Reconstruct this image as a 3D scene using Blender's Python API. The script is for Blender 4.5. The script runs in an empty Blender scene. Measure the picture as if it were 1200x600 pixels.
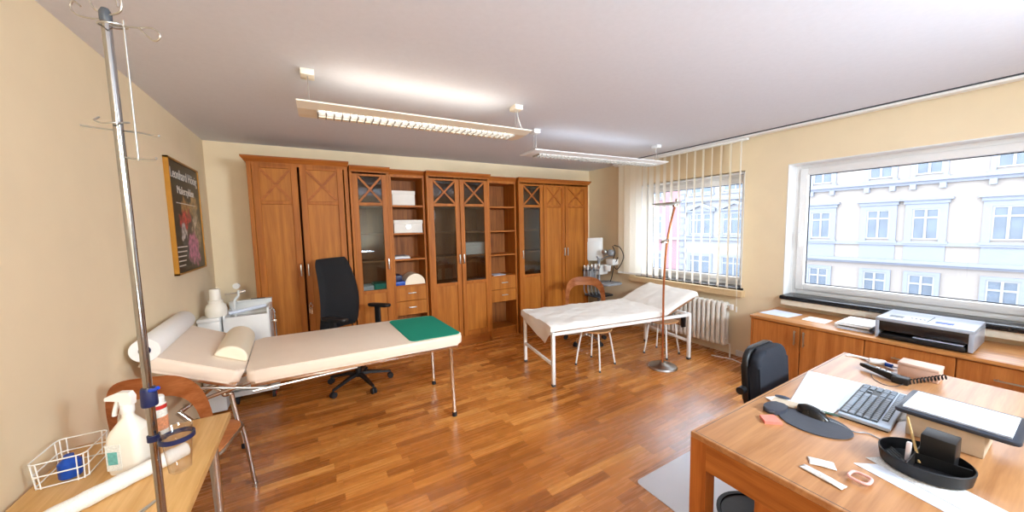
import bpy, bmesh, math, random
from mathutils import Matrix, Vector, Euler
random.seed(7)
PI = math.pi
scene = bpy.context.scene
COL = scene.collection

# ------------------------------------------------------------------ materials
def lin(c):
    return c / 12.92 if c <= .04045 else ((c + .055) / 1.055) ** 2.4
def S(r, g, b):
    return (lin(r / 255), lin(g / 255), lin(b / 255), 1)
MATS = {}
def nt(name):
    m = bpy.data.materials.new(name); m.use_nodes = True
    t = m.node_tree; b = t.nodes['Principled BSDF']; MATS[name] = m
    return m, t, b
def plain(name, col, rough=.5, metal=0, noise=.04, scale=30, bump=0, spec=.5, coat=0, stretch=(1, 1, 1), alpha=1, trans=0, ior=1.45):
    """one tone with a soft procedural mottling"""
    m, t, b = nt(name)
    tc = t.nodes.new('ShaderNodeTexCoord'); mp = t.nodes.new('ShaderNodeMapping'); mp.inputs['Scale'].default_value = stretch
    n = t.nodes.new('ShaderNodeTexNoise'); n.inputs['Scale'].default_value = scale; n.inputs['Detail'].default_value = 4
    t.links.new(tc.outputs['Object'], mp.inputs[0]); t.links.new(mp.outputs[0], n.inputs['Vector'])
    r = t.nodes.new('ShaderNodeValToRGB')
    r.color_ramp.elements[0].position = .3; r.color_ramp.elements[1].position = .7
    r.color_ramp.elements[0].color = tuple(c * (1 - noise) for c in col[:3]) + (1,)
    r.color_ramp.elements[1].color = tuple(min(1, c * (1 + noise)) for c in col[:3]) + (1,)
    t.links.new(n.outputs['Fac'], r.inputs[0]); t.links.new(r.outputs[0], b.inputs['Base Color'])
    b.inputs['Roughness'].default_value = rough; b.inputs['Metallic'].default_value = metal
    b.inputs['Specular IOR Level'].default_value = spec; b.inputs['Coat Weight'].default_value = coat
    b.inputs['Alpha'].default_value = alpha; b.inputs['Transmission Weight'].default_value = trans; b.inputs['IOR'].default_value = ior
    if bump:
        bp = t.nodes.new('ShaderNodeBump'); bp.inputs['Strength'].default_value = bump; bp.inputs['Distance'].default_value = .004
        t.links.new(n.outputs['Fac'], bp.inputs['Height']); t.links.new(bp.outputs[0], b.inputs['Normal'])
    return m
def wood(name, c1, c2, axis, rough=.5, f=1.0, spec=.25):
    m, t, b = nt(name)
    tc = t.nodes.new('ShaderNodeTexCoord'); mp = t.nodes.new('ShaderNodeMapping')
    sc = [16 * f, 16 * f, 16 * f]; sc['xyz'.index(axis)] = .9 * f; mp.inputs['Scale'].default_value = sc
    n = t.nodes.new('ShaderNodeTexNoise'); n.inputs['Scale'].default_value = 1.6; n.inputs['Detail'].default_value = 6; n.inputs['Distortion'].default_value = .5
    n2 = t.nodes.new('ShaderNodeTexNoise'); n2.inputs['Scale'].default_value = 9; n2.inputs['Detail'].default_value = 3
    t.links.new(tc.outputs['Object'], mp.inputs[0]); t.links.new(mp.outputs[0], n.inputs['Vector']); t.links.new(mp.outputs[0], n2.inputs['Vector'])
    mx = t.nodes.new('ShaderNodeMath'); mx.operation = 'MULTIPLY_ADD'; mx.inputs[1].default_value = .35
    t.links.new(n2.outputs['Fac'], mx.inputs[0])
    sb = t.nodes.new('ShaderNodeMath'); sb.operation = 'SUBTRACT'; sb.inputs[1].default_value = .17
    t.links.new(n.outputs['Fac'], sb.inputs[0]); t.links.new(sb.outputs[0], mx.inputs[2])
    r = t.nodes.new('ShaderNodeValToRGB')
    r.color_ramp.elements[0].position = .32; r.color_ramp.elements[1].position = .68
    r.color_ramp.elements[0].color = c1; r.color_ramp.elements[1].color = c2
    t.links.new(mx.outputs[0], r.inputs[0]); t.links.new(r.outputs[0], b.inputs['Base Color'])
    b.inputs['Roughness'].default_value = rough; b.inputs['Specular IOR Level'].default_value = spec
    return m
def parquet():
    m, t, b = nt('parquet')
    N = t.nodes.new; L = t.links.new
    def M(op, a=None, v=None, c=None):
        n = N('ShaderNodeMath'); n.operation = op
        for i, x in enumerate((a, v, c)):
            if x is None: continue
            if isinstance(x, (int, float)): n.inputs[i].default_value = x
            else: L(x, n.inputs[i])
        return n.outputs[0]
    tc = N('ShaderNodeTexCoord'); sp = N('ShaderNodeSeparateXYZ'); L(tc.outputs['Object'], sp.inputs[0])
    ys = M('DIVIDE', sp.outputs['Y'], .066); row = M('FLOOR', ys)
    wr = N('ShaderNodeTexWhiteNoise'); wr.noise_dimensions = '1D'; L(row, wr.inputs['W'])
    xs = M('MULTIPLY_ADD', wr.outputs['Value'], 9.0, M('DIVIDE', sp.outputs['X'], .40)); cell = M('FLOOR', xs)
    cv = N('ShaderNodeCombineXYZ'); L(cell, cv.inputs[0]); L(row, cv.inputs[1])
    wn = N('ShaderNodeTexWhiteNoise'); wn.noise_dimensions = '2D'; L(cv.outputs[0], wn.inputs['Vector'])
    mp = N('ShaderNodeMapping'); mp.inputs['Scale'].default_value = (2.2, 34, 1); L(tc.outputs['Object'], mp.inputs[0])
    of = N('ShaderNodeVectorMath'); of.operation = 'MULTIPLY_ADD'; of.inputs[1].default_value = (3.1, 17, 5)
    L(wn.outputs['Color'], of.inputs[0]); L(mp.outputs[0], of.inputs[2])
    gr = N('ShaderNodeTexNoise'); gr.inputs['Scale'].default_value = 1.5; gr.inputs['Detail'].default_value = 6; L(of.outputs[0], gr.inputs['Vector'])
    val = M('MULTIPLY_ADD', gr.outputs['Fac'], .50, M('MULTIPLY', wn.outputs['Value'], .62))
    r = N('ShaderNodeValToRGB'); e = r.color_ramp.elements
    e[0].position = .12; e[0].color = S(146, 82, 30); e[1].position = .98; e[1].color = S(236, 168, 90)
    k = r.color_ramp.elements.new(.45); k.color = S(188, 114, 48)
    k = r.color_ramp.elements.new(.7); k.color = S(210, 134, 62)
    L(val, r.inputs[0])
    fy = M('FRACT', ys); fx = M('FRACT', xs)
    gap = M('MAXIMUM', M('LESS_THAN', fy, .025), M('LESS_THAN', fx, .006))
    mix = N('ShaderNodeMix'); mix.data_type = 'RGBA'; mix.blend_type = 'MULTIPLY'
    L(M('MULTIPLY', gap, .45), mix.inputs['Factor']); L(r.outputs[0], mix.inputs['A']); mix.inputs['B'].default_value = (.45, .3, .2, 1)
    L(mix.outputs['Result'], b.inputs['Base Color'])
    L(M('MULTIPLY_ADD', gr.outputs['Fac'], .14, .20), b.inputs['Roughness'])
    b.inputs['Specular IOR Level'].default_value = .85; b.inputs['Coat Weight'].default_value = .3; b.inputs['Coat Roughness'].default_value = .26
    return m
def glass(name, tint=(1, 1, 1, 1), gloss=.09, rough=.0):
    m, t, b = nt(name)
    out = t.nodes['Material Output']; t.nodes.remove(b)
    tr = t.nodes.new('ShaderNodeBsdfTransparent'); tr.inputs[0].default_value = tint
    gl = t.nodes.new('ShaderNodeBsdfGlossy'); gl.inputs['Roughness'].default_value = rough
    fr = t.nodes.new('ShaderNodeLayerWeight'); fr.inputs['Blend'].default_value = .5
    pw = t.nodes.new('ShaderNodeMath'); pw.operation = 'POWER'; pw.inputs[1].default_value = 4.0
    ad = t.nodes.new('ShaderNodeMath'); ad.operation = 'MULTIPLY_ADD'; ad.inputs[1].default_value = .7; ad.inputs[2].default_value = gloss * .5; ad.use_clamp = True
    t.links.new(fr.outputs['Facing'], pw.inputs[0]); t.links.new(pw.outputs[0], ad.inputs[0])
    mx = t.nodes.new('ShaderNodeMixShader'); t.links.new(ad.outputs[0], mx.inputs[0]); t.links.new(tr.outputs[0], mx.inputs[1]); t.links.new(gl.outputs[0], mx.inputs[2])
    t.links.new(mx.outputs[0], out.inputs['Surface'])
    return m
def emis(name, col, st):
    m, t, b = nt(name); b.inputs['Base Color'].default_value = col
    b.inputs['Emission Color'].default_value = col; b.inputs['Emission Strength'].default_value = st
    return m
def translucent(name, col, k=.5):
    m, t, b = nt(name); out = t.nodes['Material Output']; t.nodes.remove(b)
    tc = t.nodes.new('ShaderNodeTexCoord'); n = t.nodes.new('ShaderNodeTexNoise'); n.inputs['Scale'].default_value = 60
    t.links.new(tc.outputs['Object'], n.inputs['Vector'])
    r = t.nodes.new('ShaderNodeValToRGB'); r.color_ramp.elements[0].color = tuple(c * .95 for c in col[:3]) + (1,); r.color_ramp.elements[1].color = col
    t.links.new(n.outputs['Fac'], r.inputs[0])
    d = t.nodes.new('ShaderNodeBsdfDiffuse'); l = t.nodes.new('ShaderNodeBsdfTranslucent'); mx = t.nodes.new('ShaderNodeMixShader'); mx.inputs[0].default_value = k
    t.links.new(r.outputs[0], d.inputs[0]); t.links.new(r.outputs[0], l.inputs[0])
    t.links.new(d.outputs[0], mx.inputs[1]); t.links.new(l.outputs[0], mx.inputs[2]); t.links.new(mx.outputs[0], out.inputs['Surface'])
    return m

PARQ = parquet()
WALL = plain('wall_plaster', S(238, 218, 184), .85, noise=.02, scale=5, bump=0)
CEIL = plain('ceiling_plaster', S(222, 223, 231), .9, noise=.015, scale=40, bump=.04)
CH1, CH2 = S(150, 82, 24), S(176, 104, 36)
CZ = wood('cherry_vertical', CH1, CH2, 'z'); CX = wood('cherry_horizontal', CH1, CH2, 'x'); CYM = wood('cherry_depthwise', CH1, CH2, 'y')
CPZ = wood('cherry_panel', S(154, 88, 26), S(184, 114, 42), 'z', f=.8)
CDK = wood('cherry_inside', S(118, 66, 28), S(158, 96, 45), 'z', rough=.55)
CTR = wood('cherry_trim', S(140, 72, 22), S(178, 104, 38), 'x')
DKX = wood('desk_veneer', S(158, 106, 64), S(184, 132, 86), 'x', rough=.30, f=1.2, spec=.5)
DKS = wood('desk_side', S(150, 86, 36), S(184, 114, 54), 'y', rough=.4)
DKZ = wood('desk_leg', S(146, 80, 32), S(184, 110, 50), 'z', rough=.4)
SBF = wood('sideboard_front', S(160, 92, 40), S(192, 120, 60), 'z', rough=.36)
SBT = wood('sideboard_top', S(178, 116, 62), S(210, 150, 92), 'y', rough=.3)
BEE = wood('beech', S(206, 156, 92), S(226, 182, 122), 'y', rough=.4, f=1.3)
CWD = wood('chair_ply', S(178, 104, 56), S(210, 138, 84), 'x', rough=.38)
STW = wood('stool_ply', S(196, 142, 92), S(218, 168, 118), 'x', rough=.45)
WHT = plain('white_paint', S(240, 238, 234), .35, noise=.01)
WFR = plain('window_white', S(238, 236, 234), .3, noise=.01)
RAD = plain('radiator_white', S(232, 226, 216), .35, noise=.01)
CHR = plain('chrome', S(225, 222, 218), .16, metal=1, noise=.02)
CHP = plain('pole_chrome', S(164, 162, 160), .12, metal=1, noise=.02)
STE = plain('brushed_steel', S(190, 188, 184), .3, metal=1, noise=.05, scale=80)
BLK = plain('black_plastic', S(24, 24, 26), .42, noise=.1)
RUB = plain('rubber', S(30, 30, 34), .7, noise=.1)
BFA = plain('black_fabric', S(22, 22, 25), .9, noise=.35, scale=400, bump=.3)
NFA = plain('navy_fabric', S(28, 32, 42), .85, noise=.35, scale=400, bump=.3)
VIN = plain('cream_vinyl', S(240, 222, 204), .42, noise=.015, scale=12)
CRE = plain('cream_cushion', S(240, 226, 202), .5, noise=.015, scale=12)
GRN = plain('green_cloth', S(0, 142, 116), .75, noise=.08, scale=300)
PAP = plain('white_paper', S(244, 242, 240), .7, noise=.01)
PAB = plain('bluish_paper', S(214, 222, 238), .6, noise=.04, scale=60)
SHE = plain('white_sheet', S(238, 232, 225), .8, noise=.015, scale=20, bump=.1)
TAN = plain('tan_vinyl', S(150, 108, 74), .5)
BXW = plain('box_white', S(224, 218, 210), .7, noise=.01)
GRA = plain('black_granite', S(26, 28, 32), .22, noise=.4, scale=200)
COP = plain('copper_tube', S(188, 116, 72), .3, metal=.8)
NVY = plain('navy_plastic', S(24, 32, 72), .4)
BLU = plain('blue_plastic', S(24, 74, 168), .4)
RED = plain('red_plastic', S(196, 46, 40), .4)
LED = plain('lever_blue', S(22, 62, 176), .35)
BOT = plain('bottle_white', S(238, 232, 220), .4, noise=.01)
TEA = plain('teal_label', S(106, 176, 172), .5, noise=.15, scale=120)
LAB = plain('pale_label', S(226, 226, 220), .5, noise=.15, scale=200)
MED = plain('device_white', S(226, 226, 224), .35, noise=.01)
GRY = plain('device_grey', S(150, 154, 160), .4, noise=.05)
DGY = plain('dark_grey', S(66, 70, 76), .45, noise=.05)
KBS = plain('keyboard_silver', S(168, 180, 196), .35, noise=.02)
KEY = plain('key_grey', S(120, 128, 138), .4, noise=.05)
PNK = plain('coral_paper', S(236, 132, 116), .7)
PNR = plain('pink_plastic', S(232, 178, 172), .35)
CLR = glass('clear_plastic', (.96, .96, .96, 1), .12, .05)
WGL = glass('window_glass', (.97, .985, 1, 1), .05)
CGL = glass('cabinet_glass', (.72, .74, .74, 1), .10)
TUB = emis('lamp_tube', (1, .97, .92, 1), 7)
TUB2 = emis('lamp_tube_cool', (.93, .97, 1, 1), 5)
FIX = plain('fixture_cream', S(238, 226, 206), .45, noise=.01)
FIX2 = plain('fixture_white', S(238, 238, 238), .45, noise=.01)
SLA = translucent('blind_fabric', S(253, 246, 230), .66)
BEI = plain('beige_ledge', S(222, 192, 148), .6)
LED2 = plain('pale_ledge', S(236, 224, 202), .6)
CAR = plain('beige_carton', S(196, 178, 156), .7)
GOL = plain('gold_frame', S(176, 122, 40), .35, metal=.3)
MIR = plain('louvre_silver', S(158, 154, 148), .5, metal=0)

# ------------------------------------------------------------------ geometry helpers
def cr(pts, n=6, closed=False):
    """smooth curve through the points"""
    P = [Vector(p) for p in pts]; out = []; k = len(P)
    rng = range(k if closed else k - 1)
    for i in rng:
        g = (lambda j: P[j % k]) if closed else (lambda j: P[min(max(j, 0), k - 1)])
        a, b, c, d = g(i - 1), g(i), g(i + 1), g(i + 2)
        for s in range(n):
            u = s / n
            out.append(.5 * ((2 * b) + (c - a) * u + (2 * a - 5 * b + 4 * c - d) * u * u + (3 * b - a - 3 * c + d) * u ** 3))
    if not closed: out.append(P[-1])
    return out
def rrect(x0, x1, y0, y1, r, n=5):
    pts = []
    for cx, cy, a in ((x1 - r, y1 - r, 0), (x0 + r, y1 - r, 90), (x0 + r, y0 + r, 180), (x1 - r, y0 + r, 270)):
        for i in range(n + 1):
            t = math.radians(a + 90 * i / n); pts.append((cx + r * math.cos(t), cy + r * math.sin(t)))
    return pts
class MB:
    def __init__(s): s.b = bmesh.new()
    def _x(s, vs, M):
        if M is not None: bmesh.ops.transform(s.b, matrix=M, verts=vs)
    def box(s, x0, x1, y0, y1, z0, z1, bev=0, seg=2, M=None):
        T = Matrix.Translation(((x0 + x1) / 2, (y0 + y1) / 2, (z0 + z1) / 2)) @ Matrix.Diagonal((abs(x1 - x0), abs(y1 - y0), abs(z1 - z0), 1))
        vs = bmesh.ops.create_cube(s.b, size=1, matrix=T)['verts']
        if bev:
            es = list({e for v in vs for e in v.link_edges})
            r = bmesh.ops.bevel(s.b, geom=es, offset=bev, segments=seg, affect='EDGES', profile=.5)
            vs = list({v for f in r['faces'] for v in f.verts} | {v for v in vs if v.is_valid})
        s._x(vs, M); return s
    def cyl(s, p0, p1, r0, r1=None, seg=16, cap=True):
        p0, p1 = Vector(p0), Vector(p1); r1 = r0 if r1 is None else r1
        d = p1 - p0; q = d.to_track_quat('Z', 'Y').to_matrix().to_4x4()
        bmesh.ops.create_cone(s.b, cap_ends=cap, segments=seg, radius1=max(r0, 1e-5), radius2=max(r1, 1e-5), depth=d.length, matrix=Matrix.Translation((p0 + p1) / 2) @ q)
        return s
    def tube(s, pts, r, seg=8, closed=False):
        P = [Vector(p) for p in pts]; n = len(P); rings = []
        R = r if callable(r) else (lambda u: r)
        ref = None
        for i in range(n):
            if closed: t = P[(i + 1) % n] - P[i - 1]
            else: t = P[min(i + 1, n - 1)] - P[max(i - 1, 0)]
            t.normalize()
            if ref is None: ref = t.orthogonal().normalized()
            ref = (ref - t * ref.dot(t))
            if ref.length < 1e-6: ref = t.orthogonal()
            ref.normalize(); bt = t.cross(ref)
            rr = R(i / max(1, n - 1))
            rings.append([s.b.verts.new(P[i] + rr * (math.cos(2 * PI * k / seg) * ref + math.sin(2 * PI * k / seg) * bt)) for k in range(seg)])
        m = n if closed else n - 1
        for i in range(m):
            a, b = rings[i], rings[(i + 1) % n]
            for k in range(seg): s.b.faces.new((a[k], a[(k + 1) % seg], b[(k + 1) % seg], b[k]))
        if not closed:
            s.b.faces.new(list(reversed(rings[0]))); s.b.faces.new(rings[-1])
        return s
    def lathe(s, prof, c=(0, 0, 0), seg=24, M=None, cap=True):
        vs = []; rings = []
        for r, z in prof:
            ring = [s.b.verts.new((c[0] + max(r, 1e-4) * math.cos(2 * PI * k / seg), c[1] + max(r, 1e-4) * math.sin(2 * PI * k / seg), c[2] + z)) for k in range(seg)]
            rings.append(ring); vs += ring
        for a, b in zip(rings, rings[1:]):
            for k in range(seg): s.b.faces.new((a[k], a[(k + 1) % seg], b[(k + 1) % seg], b[k]))
        if cap: s.b.faces.new(list(reversed(rings[0]))); s.b.faces.new(rings[-1])
        s._x(vs, M); return s
    def slab(s, poly, z0, z1, bev=0, seg=3, M=None):
        n = len(poly)
        A = [s.b.verts.new((p[0], p[1], z0)) for p in poly]; B = [s.b.verts.new((p[0], p[1], z1)) for p in poly]
        f0 = s.b.faces.new(list(reversed(A))); f1 = s.b.faces.new(B)
        for i in range(n): s.b.faces.new((A[i], A[(i + 1) % n], B[(i + 1) % n], B[i]))
        vs = A + B
        if bev:
            es = list(f0.edges) + list(f1.edges)
            r = bmesh.ops.bevel(s.b, geom=es, offset=bev, segments=seg, affect='EDGES', profile=.5)
            vs = list({v for f in r['faces'] for v in f.verts} | {v for v in vs if v.is_valid})
        s._x(vs, M); return s
    def prism(s, pts, vec):
        """closed polygon in space pushed along a vector"""
        A = [s.b.verts.new(p) for p in pts]; B = [s.b.verts.new(Vector(p) + Vector(vec)) for p in pts]; n = len(A)
        s.b.faces.new(list(reversed(A))); s.b.faces.new(B)
        for i in range(n): s.b.faces.new((A[i], A[(i + 1) % n], B[(i + 1) % n], B[i]))
        return s
    def ball(s, c, r, seg=16):
        if not isinstance(r, (tuple, list)): r = (r, r, r)
        bmesh.ops.create_uvsphere(s.b, u_segments=seg, v_segments=max(6, seg // 2), radius=1, matrix=Matrix.Translation(c) @ Matrix.Diagonal((*r, 1))); return s
    def grid(s, fn, nu, nv, thick=0):
        V = [[s.b.verts.new(fn(i / nu, j / nv)) for j in range(nv + 1)] for i in range(nu + 1)]
        F = [s.b.faces.new((V[i][j], V[i + 1][j], V[i + 1][j + 1], V[i][j + 1])) for i in range(nu) for j in range(nv)]
        if thick: bmesh.ops.solidify(s.b, geom=F, thickness=thick)
        return s
MW = {}
def thing(name, label, cat, loc=(0, 0, 0), rotz=0, group=None, kind=None):
    o = bpy.data.objects.new(name, None); COL.objects.link(o); o.empty_display_size = .05
    o.location = loc; o.rotation_euler = (0, 0, rotz); MW[o] = Matrix.Translation(loc) @ Matrix.Rotation(rotz, 4, 'Z')
    if label: o['label'] = label
    if cat: o['category'] = cat
    if group: o['group'] = group
    if kind: o['kind'] = kind
    return o
def obj(name, mb, mat, parent=None, local=False, flat=False, label=None, origin=None):
    """one mesh object; vertices given in world space unless local"""
    me = bpy.data.meshes.new(name); b = mb.b
    M = MW[parent] if parent is not None else Matrix.Translation(origin or (0, 0, 0))
    if not local: bmesh.ops.transform(b, matrix=M.inverted(), verts=b.verts[:])
    bmesh.ops.recalc_face_normals(b, faces=b.faces[:])
    b.to_mesh(me); b.free(); me.materials.append(mat)
    if not flat:
        me.shade_smooth(); me.set_sharp_from_angle(angle=math.radians(35))
    o = bpy.data.objects.new(name, me); COL.objects.link(o)
    if parent is not None: o.parent = parent
    elif origin: o.location = origin
    MW[o] = M
    if label: o['label'] = label
    return o
def tag(o, label, cat, group=None, kind=None):
    if label: o['label'] = label
    if cat: o['category'] = cat
    if group: o['group'] = group
    if kind: o['kind'] = kind
    return o
def struct(name, mb, mat, parent=None):
    o = obj(name, mb, mat, parent, flat=True)
    if parent is None: o['kind'] = 'structure'
    return o
def dup(root, loc, rotz=0, label=None, parent=None):
    c = root.copy(); COL.objects.link(c)
    if parent is not None: c.parent = parent
    else:
        c.location = loc; c.rotation_euler = (0, 0, rotz)
        if label: c['label'] = label
    for ch in root.children: dup(ch, None, parent=c)
    return c
# ------------------------------------------------------------------ room shell
XL, XR, YB, YF, ZC = -.87, 4.20, 4.56, -1.7, 2.465
W1 = (.12, 1.67, .79, 2.112)      # near window opening: y0 y1 z0 z1
W2 = (2.07, 3.52, .79, 2.10)      # far window opening behind the blinds
struct('floor', MB().box(XL - .1, XR + .3, YF - .1, YB + .1, -.1, 0), PARQ)
struct('ceiling', MB().box(XL - .1, XR + .3, YF - .1, YB + .1, ZC, ZC + .1), CEIL)
struct('wall_left', MB().box(XL - .1, XL, YF - .1, YB + .1, 0, ZC), WALL)
struct('wall_back', MB().box(XL, XR, YB, YB + .1, 0, ZC), WALL)
struct('wall_front', MB().box(XL, XR, YF - .1, YF, 0, ZC), WALL)
w = MB()
w.box(XR, XR + .28, YF - .1, YB + .1, 0, .79).box(XR, XR + .28, YF - .1, YB + .1, 2.112, ZC)
w.box(XR, XR + .28, YF - .1, W1[0], .79, 2.112).box(XR, XR + .28, W1[1], W2[0], .79, 2.112).box(XR, XR + .28, W2[1], YB + .1, .79, 2.112)
struct('wall_right', w, WALL)
struct('baseboard_right', MB().box(XR - .018, XR, 1.70, 2.10, 0, .07, .004), WFR)
struct('baseboard_left', MB().box(XL, XL + .018, YF, YB, 0, .07, .004), WFR)
struct('trim_1', MB().box(4.03, 4.11, YF, 3.86, ZC - .028, ZC, .003), WHT)            # ceiling track of the blinds
struct('trim_2', MB().box(4.02, 4.03, YF, 3.86, ZC - .010, ZC), DGY)
struct('trim_3', MB().box(4.125, 4.205, 2.03, 3.62, .700, .772, .004), BEI)
struct('trim_4', MB().box(4.135, 4.205, -.2, 1.66, .695, .752, .004), LED2)
def window(n, y0, y1, z0, z1, fw, handle):
    t = thing('window_%d' % n, None, None, (4.40, (y0 + y1) / 2, z0), kind='structure')
    xo, xi = 4.37, 4.44
    f = MB()
    o = .045
    for a in ((y0, y0 + o, z0, z1), (y1 - o, y1, z0, z1), (y0 + o, y1 - o, z0, z0 + o), (y0 + o, y1 - o, z1 - o, z1)): f.box(xo, xi, *a, .006)
    obj('window_frame', f, WFR, t)
    s = MB(); a0, a1, b0, b1 = y0 + o, y1 - o, z0 + o, z1 - o; q = fw - o
    for a in ((a0, a0 + q, b0, b1), (a1 - q, a1, b0, b1), (a0 + q, a1 - q, b0, b0 + q), (a0 + q, a1 - q, b1 - q, b1)): s.box(xo - .018, xi - .01, *a, .008)
    sa = obj('window_sash', s, WFR, t)
    obj('window_pane', MB().box(4.405, 4.411, a0 + q - .01, a1 - q + .01, b0 + q - .01, b1 - q + .01), WGL, sa, flat=True)
    g = MB()
    for a in ((a0 + q, a0 + q + .007, b0 + q, b1 - q), (a1 - q - .007, a1 - q, b0 + q, b1 - q), (a0 + q, a1 - q, b0 + q, b0 + q + .007), (a0 + q, a1 - q, b1 - q - .007, b1 - q)): g.box(4.398, 4.404, *a)
    obj('gasket', g, RUB, sa)
    rv = MB(); e_ = .008
    for a in ((y0, y0 + e_, z0, z1), (y1 - e_, y1, z0, z1), (y0, y1, z1 - e_, z1)): rv.box(XR - .002, xo, *a)
    obj('reveal', rv, WFR, t, flat=True)
    if handle:
        h = MB(); yh = a1 - q / 2; zh = 1.40
        h.box(4.342, 4.354, yh - .014, yh + .014, zh - .035, zh + .035, .004).cyl((4.35, yh, zh + .015), (4.31, yh, zh + .015), .008)
        h.tube(cr([(4.312, yh, zh + .018), (4.306, yh, zh), (4.306, yh - .003, zh - .06), (4.309, yh - .004, zh - .115)], 4), .0085)
        obj('window_handle', h, WHT, sa)
    return t
w1 = window(1, *W1, .11, True)
w2 = window(2, *W2, .105, False)
obj('window_sill', MB().box(4.115, 4.372, -.10, 1.668, .752, .793, .012, 3), GRA, w1)
obj('window_sill', MB().box(4.19, 4.372, 2.05, 3.55, .772, .796, .004), GRA, w2)

# ------------------------------------------------------------------ street side
FX = 28.0
FCR = plain('facade_cream', S(152, 144, 138), .9, noise=.02, scale=.6)
FWH = plain('facade_white', S(150, 150, 154), .9, noise=.02, scale=.6)
FPK = plain('facade_pink', S(150, 118, 124), .9, noise=.03, scale=.6)
FBL = plain('facade_trim_blue', S(134, 138, 150), .85, noise=.02, scale=.6)
FGY = plain('facade_trim_grey', S(130, 134, 144), .85, noise=.02, scale=.6)
FGL = plain('far_glass', S(100, 110, 122), .25, noise=.15, scale=1.5)
FFR = plain('far_frame_white', S(156, 156, 158), .8, noise=.01)
PAV = plain('street_asphalt', S(120, 120, 124), .9)
struct('ground', MB().box(5.2, 40, -14, 34, -4.7, -4.5), PAV)
def far_window(b, y, z, w, h, wall, style):
    """frame, pane, surround of one window across the street"""
    x = FX
    s = MB(); k = .26 if style == 'cream' else .17
    for a in ((y - w / 2 - k, y - w / 2, z - h / 2 - .12, z + h / 2 + k), (y + w / 2, y + w / 2 + k, z - h / 2 - .12, z + h / 2 + k), (y - w / 2, y + w / 2, z + h / 2, z + h / 2 + k)): s.box(x - .10, x, *a)
    s.box(x - .16, x, y - w / 2 - k - .06, y + w / 2 + k + .06, z - h / 2 - .22, z - h / 2 - .10)
    if style == 'cream':
        s.box(x - .26, x, y - w / 2 - k - .16, y + w / 2 + k + .16, z + h / 2 + k + .18, z + h / 2 + k + .30)
        s.box(x - .16, x, y - w / 2 - k - .06, y + w / 2 + k + .06, z + h / 2 + k, z + h / 2 + k + .18)
    if style == 'pediment':
        zz = z + h / 2 + k; hw = w / 2 + k + .22
        s.prism([(x, y - hw, zz + .12), (x, y - hw, zz + .24), (x, y, zz + .78), (x, y + hw, zz + .24), (x, y + hw, zz + .12), (x, y + hw - .45, zz + .16), (x, y, zz + .5), (x, y - hw + .45, zz + .16)], (-.25, 0, 0))
        s.box(x - .22, x, y - hw, y + hw, zz, zz + .12)
    obj('window_surround', s, FBL if style != 'pediment' else FGY, b, flat=True)
    f = MB(); e = .07
    for a in ((y - w / 2, y - w / 2 + e, z - h / 2, z + h / 2), (y + w / 2 - e, y + w / 2, z - h / 2, z + h / 2), (y - w / 2 + e, y + w / 2 - e, z - h / 2, z - h / 2 + e), (y - w / 2 + e, y + w / 2 - e, z + h / 2 - e, z + h / 2), (y - w / 2 + e, y + w / 2 - e, z + h * .18, z + h * .18 + .09)): f.box(x - .06, x + .0, *a)
    n = 3 if style == 'pediment' else 2
    for i in range(1, n): f.box(x - .075, x, y - w / 2 + w * i / n - .045, y - w / 2 + w * i / n + .045, z - h / 2 + e, z + h / 2 - e)
    fo = obj('window', f, FFR, b, flat=True)
    obj('pane', MB().box(x - .03, x - .01, y - w / 2, y + w / 2, z - h / 2, z + h / 2), FGL, fo, flat=True)
def far_building(name, label, y0, y1, mat):
    b = thing(name, label, 'building', (FX, (y0 + y1) / 2, -4.5))
    obj('wall', MB().box(FX, FX + 6, y0, y1, -4.5, 9), mat, b, flat=True)
    return b
b1 = far_building('apartment_building', 'cream facade with pale blue window surrounds across the street, outside the right-hand window', -9, 13.1, FCR)
m = MB(); m.box(FX - .12, FX, -9, 13.1, .08, .26); obj('sill_band', m, FBL, b1, flat=True)
m = MB(); m.box(FX - .30, FX, -9, 13.1, -.90, -.72).box(FX - .16, FX, -9, 13.1, -1.02, -.90); obj('cornice', m, FBL, b1, flat=True)
m = MB(); m.box(FX - .28, FX, -9, 13.1, 3.46, 3.62).box(FX - .14, FX, -9, 13.1, 3.30, 3.46); obj('cornice', m, FBL, b1, flat=True)
for y in (11.8, 9.25, 6.69, 4.92, 2.4, -.1, -2.6):
    far_window(b1, y, 1.22, .94, 1.62, FCR, 'cream')
    far_window(b1, y, 4.62, .94, 1.62, FCR, 'low')
    far_window(b1, y, -2.30, .94, 1.62, FCR, 'low')
    m = MB(); m.box(FX - .05, FX, y - .72, y + .72, -.72, .08); obj('apron_panel', m, FBL, b1, flat=True)
    m = MB(); m.box(FX - .25, FX, y - .62, y - .40, 3.05, 3.32).box(FX - .25, FX, y + .40, y + .62, 3.05, 3.32); obj('bracket', m, FBL, b1, flat=True)
b2 = far_building('apartment_building', 'white facade with gabled window pediments, seen through the blinds of the far window', 13.1, 18.9, FWH)
m = MB(); m.box(FX - .2, FX, 13.1, 18.9, .10, .30); obj('sill_band', m, FGY, b2, flat=True)
m = MB(); m.box(FX - .3, FX, 13.1, 18.9, 3.25, 3.42); obj('cornice', m, FGY, b2, flat=True)
m = MB()
for i in range(24): m.box(FX - .12, FX, 18.35 if i % 2 else 18.5, 18.9, -4.5 + i * .5, -4.1 + i * .5)
obj('quoins', m, FBL, b2, flat=True)
for y in (17.1, 14.4):
    far_window(b2, y, 1.42, 1.75, 1.66, FWH, 'pediment')
    far_window(b2, y, -2.0, 1.75, 1.7, FWH, 'low')
    far_window(b2, y, 4.75, 1.75, 1.6, FWH, 'low')
b3 = far_building('apartment_building', 'pink facade at the far left of the blinds window across the street', 18.9, 33, FPK)
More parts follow.
